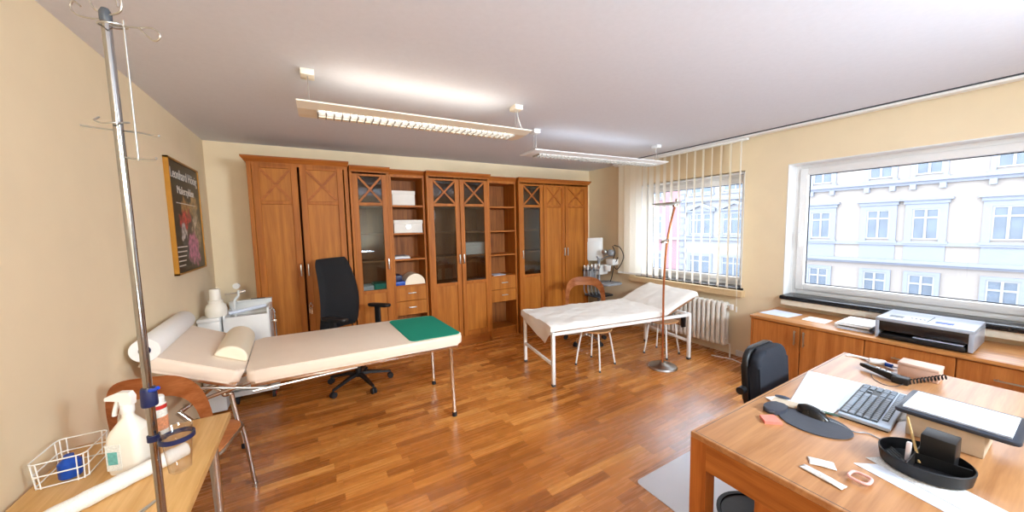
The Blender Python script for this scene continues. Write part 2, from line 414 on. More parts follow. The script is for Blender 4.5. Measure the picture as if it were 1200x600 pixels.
m = MB(); m.box(FX - .2, FX, 18.9, 33, .1, .3); obj('sill_band', m, FWH, b3, flat=True)
for y in (21.3, 24.3):
    for z in (1.4, -2.0, 4.75): far_window(b3, y, z, 1.1, 1.7, FPK, 'low')

# ------------------------------------------------------------------ wall units
T = .022
def frust(m, x0, x1, y0, y1, z0, X0, X1, Y0, Y1, z1):
    A = [m.b.verts.new(p) for p in ((x0, y0, z0), (x1, y0, z0), (x1, y1, z0), (x0, y1, z0))]
    B = [m.b.verts.new(p) for p in ((X0, Y0, z1), (X1, Y0, z1), (X1, Y1, z1), (X0, Y1, z1))]
    m.b.faces.new(A[::-1]); m.b.faces.new(B)
    for i in range(4): m.b.faces.new((A[i], A[(i + 1) % 4], B[(i + 1) % 4], B[i]))
def bar_handle(parent, p, axis, L=.11):
    m = MB(); x, y, z = p
    d = Vector((0, 0, L / 2)) if axis == 'z' else Vector((L / 2, 0, 0)) if axis == 'x' else Vector((0, L / 2, 0))
    n = Vector((-1, 0, 0)) if axis in ('y', 'Z') else Vector((0, -1, 0))
    c = Vector(p) + n * .026
    m.box(*[v for i in range(3) for v in (c[i] - abs(d[i]) - .006, c[i] + abs(d[i]) + .006)], .003)
    for s in (-.8, .8): m.cyl(Vector(p) + d * s, c + d * s, .004, seg=8)
    obj('handle', m, STE, parent)
def door(t, x0, x1, z0, z1, yf, kind, hs):
    sw = .058; zb, zt = 1.818, 1.852
    m = MB(); y1 = yf + T
    m.box(x0, x0 + sw, yf, y1, z0, z1, .003, 1).box(x1 - sw, x1, yf, y1, z0, z1, .003, 1)
    m.box(x0 + sw, x1 - sw, yf, y1, z1 - .045, z1, .003, 1).box(x0 + sw, x1 - sw, yf, y1, zb, zt, .003, 1).box(x0 + sw, x1 - sw, yf, y1, z0, z0 + .065, .003, 1)
    if kind == 'glass': m.box(x0 + sw, x1 - sw, yf, y1, .818, .858, .003, 1)
    d = obj('door', m, CZ, t)
    a, b = x0 + sw - .004, x1 - sw + .004
    if kind == 'glass':
        obj('panel', MB().box(a, b, yf + .013, yf + .019, z0 + .06, .822), CPZ, d, flat=True)
        obj('pane', MB().box(a, b, yf + .012, yf + .016, .852, zb + .004), CGL, d, flat=True)
        obj('pane', MB().box(a, b, yf + .012, yf + .016, zt - .004, z1 - .04), CGL, d, flat=True)
    else:
        obj('panel', MB().box(a, b, yf + .013, yf + .019, z0 + .06, zb + .004), CPZ, d, flat=True)
        obj('panel', MB().box(a, b, yf + .015, yf + .019, zt - .004, z1 - .04), CPZ, d, flat=True)
    c = MB(); p0 = Vector((x0 + sw, yf + .001, zt)); p1 = Vector((x1 - sw, yf + .001, z1 - .045))
    for u, v in ((p0, p1), (Vector((p1.x, p0.y + .0012, p0.z)), Vector((p0.x, p0.y + .0012, p1.z)))):
        e = (v - u).normalized(); n = Vector((e.z, 0, -e.x)) * .011
        c.prism([u + n, v + n, v - n, u - n], (0, .014, 0))
    obj('cross_moulding', c, CTR, d, flat=True)
    bar_handle(d, ((x0 + .024) if hs < 0 else (x1 - .024), yf, 1.15), 'z')
    return d
def unit(name, label, x0, x1, yf, zt, doors=(), shelves=(), is_open=False, drawers=False, crown=(.0, .0), stile=.024, co=.03):
    t = thing(name, label, 'cabinet', ((x0 + x1) / 2, (yf + YB) / 2, 0), group='cherry wood wall units along the back wall')
    yb = YB - .004; zc = zt - .055
    m = MB()
    m.box(x0, x0 + stile, yf, yb, 0, zc, .002, 1).box(x1 - stile, x1, yf, yb, 0, zc, .002, 1)
    m.box(x0 + stile, x1 - stile, yf, yb, zc - .03, zc)
    m.box(x0 + stile, x1 - stile, yf + T, yb, .09, .125)
    obj('carcass', m, CZ, t, flat=True)
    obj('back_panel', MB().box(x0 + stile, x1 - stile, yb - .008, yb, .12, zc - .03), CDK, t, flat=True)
    obj('plinth', MB().box(x0 + stile, x1 - stile, yf + .035, yf + .055, 0, .09), CTR, t, flat=True)
    c = MB(); l, r = crown
    frust(c, x0 - l * .3, x1 + r * .3, yf - .004, yb, zc, x0 - l, x1 + r, yf - co, yb, zt - .014)
    c.box(x0 - l, x1 + r, yf - co - .003, yb, zt - .014, zt)
    obj('crown', c, CTR, t, flat=True)
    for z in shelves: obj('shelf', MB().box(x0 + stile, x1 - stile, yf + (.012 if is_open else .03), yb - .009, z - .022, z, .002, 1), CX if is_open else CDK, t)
    for a in doors: door(t, a[0], a[1], .13, zc - .008, yf, a[2], a[3])
    if drawers:
        for z0, z1 in ((.502, .672), (.678, .846)):
            dr = obj('drawer', MB().box(x0 + stile + .002, x1 - stile - .002, yf + .004, yf + .40 if yf + .4 < yb else yb - .02, z0, z1, .002, 1), CPZ, dr_parent(t))
            bar_handle(dr, ((x0 + x1) / 2, yf + .004, (z0 + z1) / 2 + .01), 'x', .085)
    return t
def dr_parent(t): return t
unit('wardrobe', 'tall wardrobe with two solid crossed-panel doors, leftmost of the wall units', -.490, .383, 4.15, 2.277, [(-.452, -.080, 'solid', 1), (-.062, .335, 'solid', -1)], crown=(.04, .012), stile=.036)
unit('display_cabinet', 'narrow single glass door cabinet directly behind the black office chair', .400, .812, 4.185, 2.250, [(.424, .788, 'glass', 1)], (1.83, 1.50, 1.19, .85), crown=(0, .010))
unit('open_shelf_unit', 'open shelf column holding white boxes and a half-round cushion, with two drawers', .822, 1.232, 4.235, 2.240, (), (1.83, 1.50, 1.19, .868), True, True, crown=(0, 0))
unit('display_cabinet', 'cabinet with a pair of glass doors in the middle of the wall units', 1.240, 2.082, 4.165, 2.240, [(1.264, 1.656, 'glass', 1), (1.664, 2.058, 'glass', -1)], (1.83, 1.50, 1.19, .85), crown=(.006, .010))
unit('open_shelf_unit', 'nearly empty open shelf column with two drawers, right of the glass doors pair', 2.094, 2.530, 4.235, 2.226, (), (1.83, 1.50, 1.17, .868), True, True, crown=(0, 0))
unit('wardrobe', 'three-door cabinet with one glass and two solid doors, rightmost of the wall units', 2.546, 3.832, 4.185, 2.230, [(2.570, 2.966, 'glass', -1), (2.976, 3.364, 'solid', 1), (3.374, 3.808, 'solid', -1)], (1.83, 1.50, 1.19, .85), crown=(.012, .04))
# partition behind the single glass door of the right cabinet is part of its carcass: things on the shelves
def lid_box(label, x0, x1, y0, y1, z0, h, group, lab=False):
    t = thing('storage_box', label, 'box', ((x0 + x1) / 2, (y0 + y1) / 2, z0), group=group)
    obj('body', MB().box(x0 + .004, x1 - .004, y0 + .004, y1 - .004, z0, z0 + h - .03, .003), BXW, t)
    obj('lid', MB().box(x0, x1, y0, y1, z0 + h - .045, z0 + h, .004), BXW, t)
    if lab:
        xc = (x0 + x1) / 2; m = MB()
        for a in ((xc - .03, xc + .03, z0 + .055, z0 + .06), (xc - .03, xc + .03, z0 + .085, z0 + .09), (xc - .03, xc - .025, z0 + .055, z0 + .09), (xc + .025, xc + .03, z0 + .055, z0 + .09)): m.box(a[0], a[1], y0 - .003, y0 + .006, a[2], a[3])
        obj('label_holder', m, STE, t)
G = 'white storage boxes in the wall units'
lid_box('plain white storage box on the top shelf of the open column', .852, 1.125, 4.262, 4.50, 1.831, .172, G)
lid_box('white lidded storage box with a metal label holder, on the second shelf', .856, 1.200, 4.250, 4.50, 1.501, .155, G, True)
lid_box('white storage box behind the glass of the right middle door', 1.735, 2.045, 4.26, 4.50, 1.191, .16, G)
t = thing('paper_stack', 'thin stack of papers on the third shelf of the open column', 'papers', (.93, 4.36, 1.191))
for i in range(3): obj('sheet', MB().box(.852 + .004 * i, 1.035 - .006 * i, 4.262, 4.49, 1.191 + .012 * i, 1.201 + .012 * i, .001, 1), (PAB, PAP, GRY)[i], t)
t = thing('file_box', 'blue box on the drawer top of the open column', 'box', (.905, 4.38, .869))
obj('tray', MB().box(.848, .965, 4.262, 4.50, .869, .915, .003), BLU, t); obj('sleeve', MB().box(.852, .935, 4.30, 4.52, .916, .985, .003), NVY, t)
m = MB(); n = 18
pts = [(.958 + .122 * (1 - math.cos(PI * i / n)), 4.255, .870 + .128 * math.sin(PI * i / n)) for i in range(n + 1)]
m.prism(pts, (0, .24, 0)); tag(obj('half_round_cushion', m, CRE), 'white half-round cushion lying on the drawers of the open column', 'cushion')
m = MB(); m.box(2.17, 2.36, 4.27, 4.46, .869, .877, .001, 1); o = tag(obj('magazine', m, PAB), 'magazine lying on the drawers of the nearly empty column', 'magazine')
tag(obj('paper_sheets', MB().box(.45, .60, 4.25, 4.48, .851, .900, .002), PAP), 'white papers behind the narrow glass door', 'papers')
tag(obj('folder', MB().slab([(.61, 4.24), (.775, 4.24), (.775, 4.50), (.61, 4.50)], .851, .915, .003), GRN), 'green folder pile behind the narrow glass door', 'folder')
# keys in the second wardrobe door
t = thing('key_bunch', 'small bunch of keys hanging from the second wardrobe door lock', 'keys', (-.040, 4.148, .80))
m = MB().cyl((-.040, 4.149, .80), (-.040, 4.12, .80), .006, seg=10).box(-.043, -.037, 4.095, 4.122, .788, .812, .002); obj('key', m, STE, t)
m = MB().tube([(-.040 + .016 * math.cos(a), 4.108, .775 + .018 * math.sin(a)) for a in [2 * PI * i / 14 for i in range(14)]], .0018, 6, True); obj('ring', m, STE, t)
for k, dx in enumerate((-.012, .006)):
    m = MB().box(-.046 + dx, -.034 + dx, 4.104, 4.107, .70 - .01 * k, .758, .001, 1); obj('key', m, CHR, t)

# ------------------------------------------------------------------ left wall: poster
t = thing('poster', 'black framed art poster with gold frame edge on the left wall', 'poster', (XL, 3.40, 1.27))
y0, y1, z0, z1 = 3.065, 3.775, 1.268, 2.052; x = XL
sc = .87 / .785
y0, y1 = 3.05 * sc, 3.745 * sc; z0, z1 = 1.55 - .275 * sc, 1.55 + .50 * sc
m = MB(); m.box(x + .001, x + .03, y0, y0 + .012, z0, z1).box(x + .001, x + .03, y1 - .012, y1, z0, z1).box(x + .001, x + .03, y0, y1, z0, z0 + .012).box(x + .001, x + .03, y0, y1, z1 - .012, z1)
obj('frame', m, GOL, t, flat=True)
pm, tr, bs = nt('poster_print')
tc = tr.nodes.new('ShaderNodeTexCoord'); mp = tr.nodes.new('ShaderNodeMapping'); tr.links.new(tc.outputs['Generated'], mp.inputs[0])
vo = tr.nodes.new('ShaderNodeTexNoise'); vo.inputs['Scale'].default_value = 7; vo.inputs['Detail'].default_value = 6
tr.links.new(mp.outputs[0], vo.inputs['Vector'])
wv = tr.nodes.new('ShaderNodeVectorMath'); wv.operation = 'MULTIPLY_ADD'; wv.inputs[1].default_value = (0, .34, .30); tr.links.new(vo.outputs['Color'], wv.inputs[0]); tr.links.new(tc.outputs['Generated'], wv.inputs[2])
cur = None
last = S(18, 19, 21)
for (cy, cz, ry, rz, col) in ((.60, .36, .30, .30, S(78, 62, 46)), (.46, .60, .22, .10, S(168, 122, 60)), (.72, .64, .14, .12, S(176, 140, 84)), (.78, .36, .16, .26, S(150, 130, 96)), (.62, .20, .22, .16, S(196, 112, 150)), (.36, .47, .17, .10, S(196, 30, 40)), (.52, .54, .08, .09, S(178, 26, 34)), (.30, .36, .10, .08, S(196, 188, 186)), (.70, .46, .09, .07, S(206, 190, 168)), (.34, .24, .07, .10, S(46, 60, 72)), (.55, .40, .06, .10, S(58, 44, 40))):
    g = tr.nodes.new('ShaderNodeMapping'); g.inputs['Scale'].default_value = (0, 1 / ry, 1 / rz); g.inputs['Location'].default_value = (0, -(cy + .17) / ry, -(cz + .15) / rz)
    tr.links.new(wv.outputs[0], g.inputs[0]); le = tr.nodes.new('ShaderNodeVectorMath'); le.operation = 'LENGTH'; tr.links.new(g.outputs[0], le.inputs[0])
    k = tr.nodes.new('ShaderNodeMapRange'); k.inputs['From Min'].default_value = 1.1; k.inputs['From Max'].default_value = .75; tr.links.new(le.outputs['Value'], k.inputs['Value'])
    mi = tr.nodes.new('ShaderNodeMix'); mi.data_type = 'RGBA'; tr.links.new(k.outputs[0], mi.inputs['Factor'])
    if cur is None: mi.inputs['A'].default_value = last
    else: tr.links.new(cur, mi.inputs['A'])
    mi.inputs['B'].default_value = col; cur = mi.outputs['Result']
ms = tr.nodes.new('ShaderNodeTexNoise'); ms.inputs['Scale'].default_value = 24; ms.inputs['Detail'].default_value = 4; tr.links.new(mp.outputs[0], ms.inputs['Vector'])
mr = tr.nodes.new('ShaderNodeMapRange'); mr.inputs['From Min'].default_value = .35; mr.inputs['From Max'].default_value = .62; mr.inputs['To Min'].default_value = .35; mr.inputs['To Max'].default_value = 1.15; tr.links.new(ms.outputs['Fac'], mr.inputs['Value'])
mu = tr.nodes.new('ShaderNodeVectorMath'); mu.operation = 'SCALE'; tr.links.new(cur, mu.inputs[0]); tr.links.new(mr.outputs[0], mu.inputs['Scale'])
tr.links.new(mu.outputs[0], bs.inputs['Base Color']); bs.inputs['Roughness'].default_value = .35
pr = obj('print', MB().box(x + .002, x + .022, y0 + .012, y1 - .012, z0 + .012, z1 - .012), pm, t, flat=True)
def lettering(txt, size, y, z, parent, xx, mat, rot=(PI / 2, 0, PI / 2), name='lettering', width=None):
    c = bpy.data.curves.new(name, 'FONT'); c.body = txt; c.size = size; c.extrude = .0008; c.align_x = 'LEFT'
    o = bpy.data.objects.new(name, c); COL.objects.link(o)
    bpy.context.view_layer.update(); me = bpy.data.meshes.new_from_object(o.evaluated_get(bpy.context.evaluated_depsgraph_get()))
    bpy.data.objects.remove(o); bpy.data.curves.remove(c); me.materials.clear(); me.materials.append(mat); me.name = name
    o = bpy.data.objects.new(name, me); COL.objects.link(o)
    M = MW[parent].inverted() @ Matrix.Translation((xx, y, z)) @ Euler(rot).to_matrix().to_4x4()
    xs_ = [v.co.x for v in me.vertices]; k = width / max(max(xs_) - min(xs_), 1e-4)
    o.parent = parent; o.matrix_basis = M @ Matrix.Diagonal((k, 1, 1, 1))
    return o
POW = plain('poster_white', S(214, 208, 200), .6)
lettering('Leonhard Hönig', .105, y0 + .035, z1 - .14, pr, x + .0235, POW, width=.67)
lettering('Malerzyklen', .085, y0 + .16, z1 - .25, pr, x + .0235, POW, width=.42)
m = MB().box(x + .0215, x + .0235, y0 + .12, y1 - .16, z1 - .325, z1 - .319); obj('rule', m, POW, pr, flat=True)
m = MB()
for i in range(5): m.box(x + .0215, x + .0235, y0 + .03, y0 + .20 + .02 * i, z0 + .06 + .035 * i, z0 + .068 + .035 * i)
obj('stripes', m, POW, pr, flat=True)
# ------------------------------------------------------------------ examination couch, left
R_ = math.radians
t = thing('examination_couch', 'long cream vinyl examination couch on chrome legs with raised head end, left', 'examination couch', (-.40, 2.88, 0), R_(2.5))
BED1 = t; L1 = 1.40; HW = .375; TOP = .695
def lobj(*a, **k): return obj(*a, local=True, **k)
TL = Matrix.Translation((L1, 0, TOP)) @ Matrix.Rotation(R_(1.5), 4, 'Y') @ Matrix.Translation((-L1, 0, -TOP))     # the lying surface rises a little towards the hinge
hinge = TL @ Matrix.Translation((-.004, 0, TOP)) @ Matrix.Rotation(R_(24), 4, 'Y') @ Matrix.Translation((.004, 0, -TOP))
poly = rrect(0.003, L1, -HW, HW, .05, 6)
lobj('mattress', MB().slab(rrect(.003, L1, -HW, HW, .045, 6), TOP - .080, TOP, .026, 4, M=TL), VIN, t)
lobj('head_section', MB().slab(rrect(-.455, -.003, -HW, HW, .045, 6), TOP - .080, TOP, .026, 4, M=hinge), VIN, t)
m = MB()
for s in (-1, 1): m.box(.02, L1 - .03, s * .315 - .014, s * .315 + .014, TOP - .118, TOP - .082, .003, M=TL)
for x_ in (.02, .55, L1 - .06): m.box(x_, x_ + .03, -.315, .315, TOP - .115, TOP - .10, .003, M=TL)
lobj('rail_frame', m, CHR, t)
m = MB()
for s in (-1, 1): m.box(-.42, -.01, s * .30 - .012, s * .30 + .012, TOP - .12, TOP - .082, .002, M=hinge)
m.box(-.40, -.38, -.30, .30, TOP - .12, TOP - .10, .002, M=hinge)
lobj('head_frame', m, CHR, t)
m = MB()
for s in (-1, 1):
    m.tube([(.62, s * .27, TOP - .120), (.02, s * .27, TOP - .128)], .009)
    m.tube([(.10, s * .27, TOP - .128), (-.30, s * .27, TOP - .02)], .007)
m.tube([(.10, -.27, TOP - .128), (.10, .27, TOP - .128)], .009)
lobj('ratchet_support', m, STE, t)
def couch_leg(p0, p1, bend=None):
    m = MB(); pts = [p0, p1] if bend is None else cr([bend, p0, p1], 6) if False else [bend] + cr([(p0[0] - .03, p0[1], p0[2] - .004), p0, (p0[0] + (p1[0] - p0[0]) * .12, p0[1] + (p1[1] - p0[1]) * .12, p0[2] + (p1[2] - p0[2]) * .12)], 5) + [p1]
    m.tube(pts, .0155, 12); l = lobj('leg', m, CHR, t)
    lobj('rubber_foot', MB().cyl((p1[0], p1[1], 0), (p1[0], p1[1], .035), .02, .018), RUB, l)
Mi = MW[t].inverted()
def loc(x, y, z=0): return tuple(Mi @ Vector((x, y, z)))
fa, fb = loc(.942, 2.633), loc(.975, 3.30)
couch_leg((fa[0] - .012, fa[1] + .01, TOP - .11), (*fa[:2], .02)); couch_leg((fb[0] - .012, fb[1] - .01, TOP - .11), (*fb[:2], .02))
ha, hb = loc(-.60, 2.70), loc(-.505, 3.05)
for h in (ha, hb): couch_leg((h[0] - .05, h[1], .42), (*h[:2], .02), (h[0] - .14, h[1], .50))
lobj('cross_bar', MB().tube([(ha[0] - .13, ha[1], .50), (hb[0] - .13, hb[1], .50)], .014), CHR, t)
lobj('hinge_post', MB().tube([(ha[0] - .13, (ha[1] + hb[1]) / 2 - .1, .50), (.03, -.1, TOP - .12)], .012).tube([(ha[0] - .13, (ha[1] + hb[1]) / 2 + .1, .50), (.03, .1, TOP - .12)], .012), CHR, t)
# paper roll lying behind the raised head end
Mt = MW[t]
hd = Mt @ (hinge @ Vector((-.445, 0, TOP - .02)))
ax = (Mt.to_3x3() @ Vector((0, 1, 0))).normalized()
t2 = thing('paper_roll', 'white paper roll with a dark core at the raised head of the cream couch', 'paper roll', tuple(hd))
c0 = hd + Vector((.012, 0, .045)) - ax * .385; c1 = hd + Vector((.012, 0, .045)) + ax * .36
c0.x = max(c0.x, XL + .066); c1.x = max(c1.x, XL + .066)
q = (c1 - c0).to_track_quat('Z', 'Y').to_matrix().to_4x4(); ln_ = (c1 - c0).length
obj('roll', MB().lathe([(.024, .0), (.060, .0), (.062, .004), (.062, ln_ - .004), (.06, ln_), (.024, ln_), (.024, 0)], M=Matrix.Translation(c0) @ q, seg=32, cap=False), PAP, t2)
obj('core', MB().cyl(c0 - ax * .004, c0 + ax * .04, .0235, seg=20), NVY, t2)
# bolster on the couch, half round
m = MB(); n = 16; R0 = .088
pts = [hinge @ Vector((-.094 - R0 * math.cos(PI * i / n), -.20, TOP + .001 + R0 * .9 * math.sin(PI * i / n))) for i in range(n + 1)]
m.prism([Mt @ p for p in pts], tuple(ax * .56)); o = obj('bolster_cushion', m, CRE, origin=tuple(Mt @ Vector((-.13, 0, TOP))))
bm_ = o.modifiers.new('soft', 'BEVEL'); bm_.width = .012; bm_.segments = 3; bm_.limit_method = 'ANGLE'; bm_.angle_limit = R_(40)
tag(o, 'cream half-round neck bolster lying across the raised end of the cream couch', 'cushion')
m = MB().slab(rrect(.985, L1 - .006, -HW + .022, HW - .022, .05, 5), TOP + .0005, TOP + .0045, .001, 1, M=Mt @ TL)
tag(obj('foot_mat', m, GRN, origin=tuple(Mt @ Vector((1.2, 0, TOP)))), 'green mat covering the foot end of the cream couch', 'mat')

# ------------------------------------------------------------------ examination couch, right (white frame, paper sheet)
A2 = math.atan2(-.287, 1.731); c2 = ((1.941 + 3.759) / 2, (2.592 + 3.031) / 2)
t = thing('examination_couch', 'white square-tube examination couch under a wrinkled white sheet, by the radiator', 'examination couch', (c2[0], c2[1], 0), A2)
hx, hy = .862, .345; ZF = .535
for sx_ in (-1, 1):
    for sy_ in (-1, 1):
        l = lobj('leg', MB().box(sx_ * hx - .016, sx_ * hx + .016, sy_ * hy - .016, sy_ * hy + .016, .02, ZF, .003), WHT, t)
        lobj('foot_cap', MB().box(sx_ * hx - .018, sx_ * hx + .018, sy_ * hy - .018, sy_ * hy + .018, 0, .022, .003), DGY, l)
m = MB()
for s in (-1, 1): m.box(-hx + .016, hx - .016, s * hy - .014, s * hy + .014, ZF - .034, ZF - .002, .003).box(s * hx - .014, s * hx + .014, -hy + .016, hy - .016, ZF - .034, ZF - .002, .003)
lobj('frame', m, WHT, t)
for s in (-1, 1): lobj('stretcher', MB().box(s * hx - .012, s * hx + .012, -hy + .016, hy - .016, .20, .228, .003), WHT, t)
XH = .50; hg2 = Matrix.Translation((XH, 0, .585)) @ Matrix.Rotation(R_(-22), 4, 'Y') @ Matrix.Translation((-XH, 0, -.585))
lobj('mattress', MB().slab(rrect(-hx - .02, XH, -hy - .015, hy + .015, .04, 5), ZF, .595, .02, 3), TAN, t)
lobj('head_section', MB().slab(rrect(XH + .004, XH + .47, -hy - .015, hy + .015, .04, 5), ZF, .595, .02, 3, M=hg2), TAN, t)
m = MB()
for s in (-1, 1): m.tube([(XH + .40, s * .27, .70), (XH + .18, s * .27, ZF - .02)], .008)
m.tube([(XH + .18, -hy, ZF - .02), (XH + .18, hy, ZF - .02)], .008); lobj('head_support', m, STE, t)
lobj('under_roll', MB().cyl((hx + .03, -.22, .40), (hx + .03, .25, .40), .05, seg=20), TAN, t)
lobj('roll_bracket', MB().box(hx + .0, hx + .06, -.245, -.228, .34, ZF - .03, .002).box(hx + .0, hx + .06, .258, .272, .34, ZF - .03, .002), BLK, t)
# the sheet: top surface, rounded over the sides, one pointed corner hanging at the foot
from mathutils import noise as mnoise
W2m = MW[t]
def sheet(u, v):
    a = -hx - .26 + u * (2 * hx + .38); b = (v - .5) * 2 * (hy + .085)
    eb = hy + .018; over = max(0, abs(b) - eb); y = max(-eb, min(eb, b)); z = .601
    fo = max(0, (-hx - .026) - a); x = max(a, -hx - .026)
    if over: z -= min(over, .056) * .95 + .003; y += math.copysign(.006, b)
    if fo:
        tri = max(0, (hy + .02 - y) / (hy + .25)) if y > -.23 else max(0, (y + hy + .03) / (hy - .20))
        z = min(z, .601 - min(fo, .060 + .150 * tri)); x -= .006 + min(fo, .05) * .12 + .012 * tri * math.sin(b * 11)
    lim = XH + .47; xx = min(x, lim)
    wr = (.009 * mnoise.noise(Vector((a * 6, b * 9, .3))) + .006 * mnoise.noise(Vector((a * 17, b * 13, 2))) + .004)
    edge = min(1, max(0, (eb - abs(b)) / .05))
    z += wr * (1 if not over else .3) + .004 * (1 - edge) * 0
    if abs(abs(b) - eb) < .03 and not over: z -= .006 * (1 - (eb - abs(b)) / .03)
    p = Vector((xx, y, z))
    if xx > XH:
        p = hg2 @ Vector((xx, y, z + .018 * math.sin(PI * min(1, (xx - XH) / .47)) ** .5))
        if x > lim: p += Vector((.014 + .1 * min(.02, x - lim), 0, -(x - lim) * .6))
    elif xx > XH - .08: p.z += .004
    return W2m @ p
m = MB().grid(sheet, 110, 56)
o = obj('bed_sheet', m, SHE, origin=tuple(W2m @ Vector((0, 0, .6))))
sm_ = o.modifiers.new('thick', 'SOLIDIFY'); sm_.thickness = .002; sm_.offset = 1
o.data.shade_smooth()
tag(o, 'wrinkled white sheet draped over the white-framed couch', 'bed sheet')
# small pillow shape under the sheet's raised end
# ------------------------------------------------------------------ stools
def stool(label, c, r, rot):
    t = thing('stool', label, 'stool', (*c, 0), rot, 'round wooden stools under the white couch')
    lobj('seat', MB().lathe([(.0, .400), (.165, .400), (.178, .405), (.182, .412), (.176, .419), (.0, .420)], seg=32), STW, t)
    for k in range(4):
        a = PI / 4 + k * PI / 2; ca, sa = math.cos(a), math.sin(a)
        m = MB().tube(cr([(.07 * ca, .07 * sa, .392), (.125 * ca, .125 * sa, .392), (.150 * ca, .150 * sa, .37), ((r - .03) * ca, (r - .03) * sa, .20), (r * ca, r * sa, .015)], 5), .0095, 8)
        l = lobj('leg', m, WHT, t); lobj('foot', MB().cyl((r * ca, r * sa, 0), (r * ca, r * sa, .02), .012, seg=10), DGY, l)
    return t
stool('round wood-seat stool under the foot end of the white couch', (2.655, 2.79), .215, R_(14))
stool('round wood-seat stool under the raised head end of the white couch, behind the lamp', (3.545, 2.61), .20, R_(8))

# ------------------------------------------------------------------ bent-ply chairs with looped backs
def ply_back(m, w, zb, zt, yb, R, band_t=.10, band_s=.05, th=.012, lean=.06):
    """arched backrest with an open middle, wrapped round the sitter"""
    N = 28; H = zt - zb
    def surf(xa, z):
        a = xa / R
        return Vector((R * math.sin(a), yb - R * (1 - math.cos(a)) + lean * (z - zb) / H, z))
    O, I = [], []
    for i in range(N + 1):
        th_ = PI * i / N; c, s = math.cos(th_), math.sin(th_)
        e = .62
        ox = w * math.copysign(abs(c) ** e, c); oz = zb + H * (abs(s) ** e)
        ix = (w - band_s) * math.copysign(abs(c) ** e, c); iz = zb + (H - band_t) * (abs(s) ** e)
        O.append((ox, oz)); I.append((ix, iz))
    rows = []
    for (a, b) in zip(O, I):
        row = []
        for k in range(5):
            f = k / 4; row.append(surf(a[0] + (b[0] - a[0]) * f, a[1] + (b[1] - a[1]) * f))
        rows.append(row)
    V = [[m.b.verts.new(p) for p in r] for r in rows]; F = []
    for i in range(N):
        for k in range(4): F.append(m.b.faces.new((V[i][k], V[i + 1][k], V[i + 1][k + 1], V[i][k + 1])))
    bmesh.ops.solidify(m.b, geom=F, thickness=th)
    return m
def base_star(t, r, zc, mat, n=5, a0=0, hub=.035, w=.022):
    for k in range(n):
        a = a0 + 2 * PI * k / n; d = Vector((math.cos(a), math.sin(a), 0)); s = Vector((-d.y, d.x, 0))
        m = MB(); P = []
        for f, z, ww, hh in ((.0, zc, w, .03), (.4, zc - .01, w * .9, .026), (.8, zc - .035, w * .7, .02), (1.0, zc - .045, w * .55, .016)):
            c = d * (r * f) + Vector((0, 0, z)); P.append([m.b.verts.new(c + s * ww * sx + Vector((0, 0, hh * sz))) for sx, sz in ((-1, -.5), (1, -.5), (.8, .5), (-.8, .5))])
        for A, B in zip(P, P[1:]):
            for i in range(4): m.b.faces.new((A[i], A[(i + 1) % 4], B[(i + 1) % 4], B[i]))
        m.b.faces.new(P[0][::-1]); m.b.faces.new(P[-1])
        l = lobj('base_arm', m, mat, t)
        c = d * r; q = MB()
        for off in (-.013, .013): q.cyl(c + s * (off - .008) + Vector((0, 0, .028)), c + s * (off + .008) + Vector((0, 0, .028)), .028, seg=16)
        q.cyl(c + Vector((0, 0, .028)), c + Vector((0, 0, zc - .04)), .007, seg=8)
        lobj('castor', q, RUB, l)
# swivel chair behind the white couch
t = thing('swivel_chair', 'wooden swivel chair with an open arched back, standing behind the white couch', 'chair', (3.10, 3.44, 0), R_(-34))
lobj('backrest', ply_back(MB(), .285, .50, .848, .10, .42, .11, .06), CWD, t)
lobj('seat', MB().slab(rrect(-.21, .21, -.28, .14, .10, 6), .44, .458, .006, 2), CWD, t)
lobj('column', MB().cyl((0, -.05, .11), (0, -.05, .44), .024).cyl((0, -.05, .42), (0, -.05, .44), .08), CHR, t)
base_star(t, .27, .11, CHR, a0=.3)
for s in (-1, 1): lobj('back_support', MB().tube(cr([(s * .15, -.0, .435), (s * .20, .08, .44), (s * .235, .055, .53)], 5), .009), CHR, t)
# chair at the beech table
t = thing('cafe_chair', 'wooden chair with an open arched back and steel legs, pulled up to the beech table', 'chair', (-.62, 2.33, 0), R_(180 - 11))
lobj('seat', MB().slab(rrect(-.19, .19, -.22, .19, .11, 6), .448, .462, .005, 2), CWD, t)
lobj('seat_rim', MB().tube([(p[0], p[1], .444) for p in rrect(-.192, .192, -.222, .192, .11, 8)], .009, 8, True), STE, t)
lobj('backrest', ply_back(MB(), .20, .56, .925, .19, .40, .10, .045), CWD, t)
for s in (-1, 1):
    for yy in (-.19, .15):
        m = MB().tube(cr([(s * .10, yy * .7, .435), (s * .155, yy, .43), (s * .172, yy * 1.12, .36), (s * .19, yy * 1.30, .02)], 5), .0115, 10); l = lobj('leg', m, STE, t)
        lobj('foot', MB().cyl((s * .19, yy * 1.3, 0), (s * .19, yy * 1.3, .025), .015, seg=12), STE, l)
    lobj('back_support', MB().tube(cr([(s * .14, .12, .44), (s * .185, .165, .47), (s * .192, .15, .60)], 5), .0115), STE, t)

# ------------------------------------------------------------------ black office chair in front of the wall units
t = thing('office_chair', 'black high-back office chair with armrests, behind the cream couch', 'office chair', (.335, 3.70, 0), R_(42))
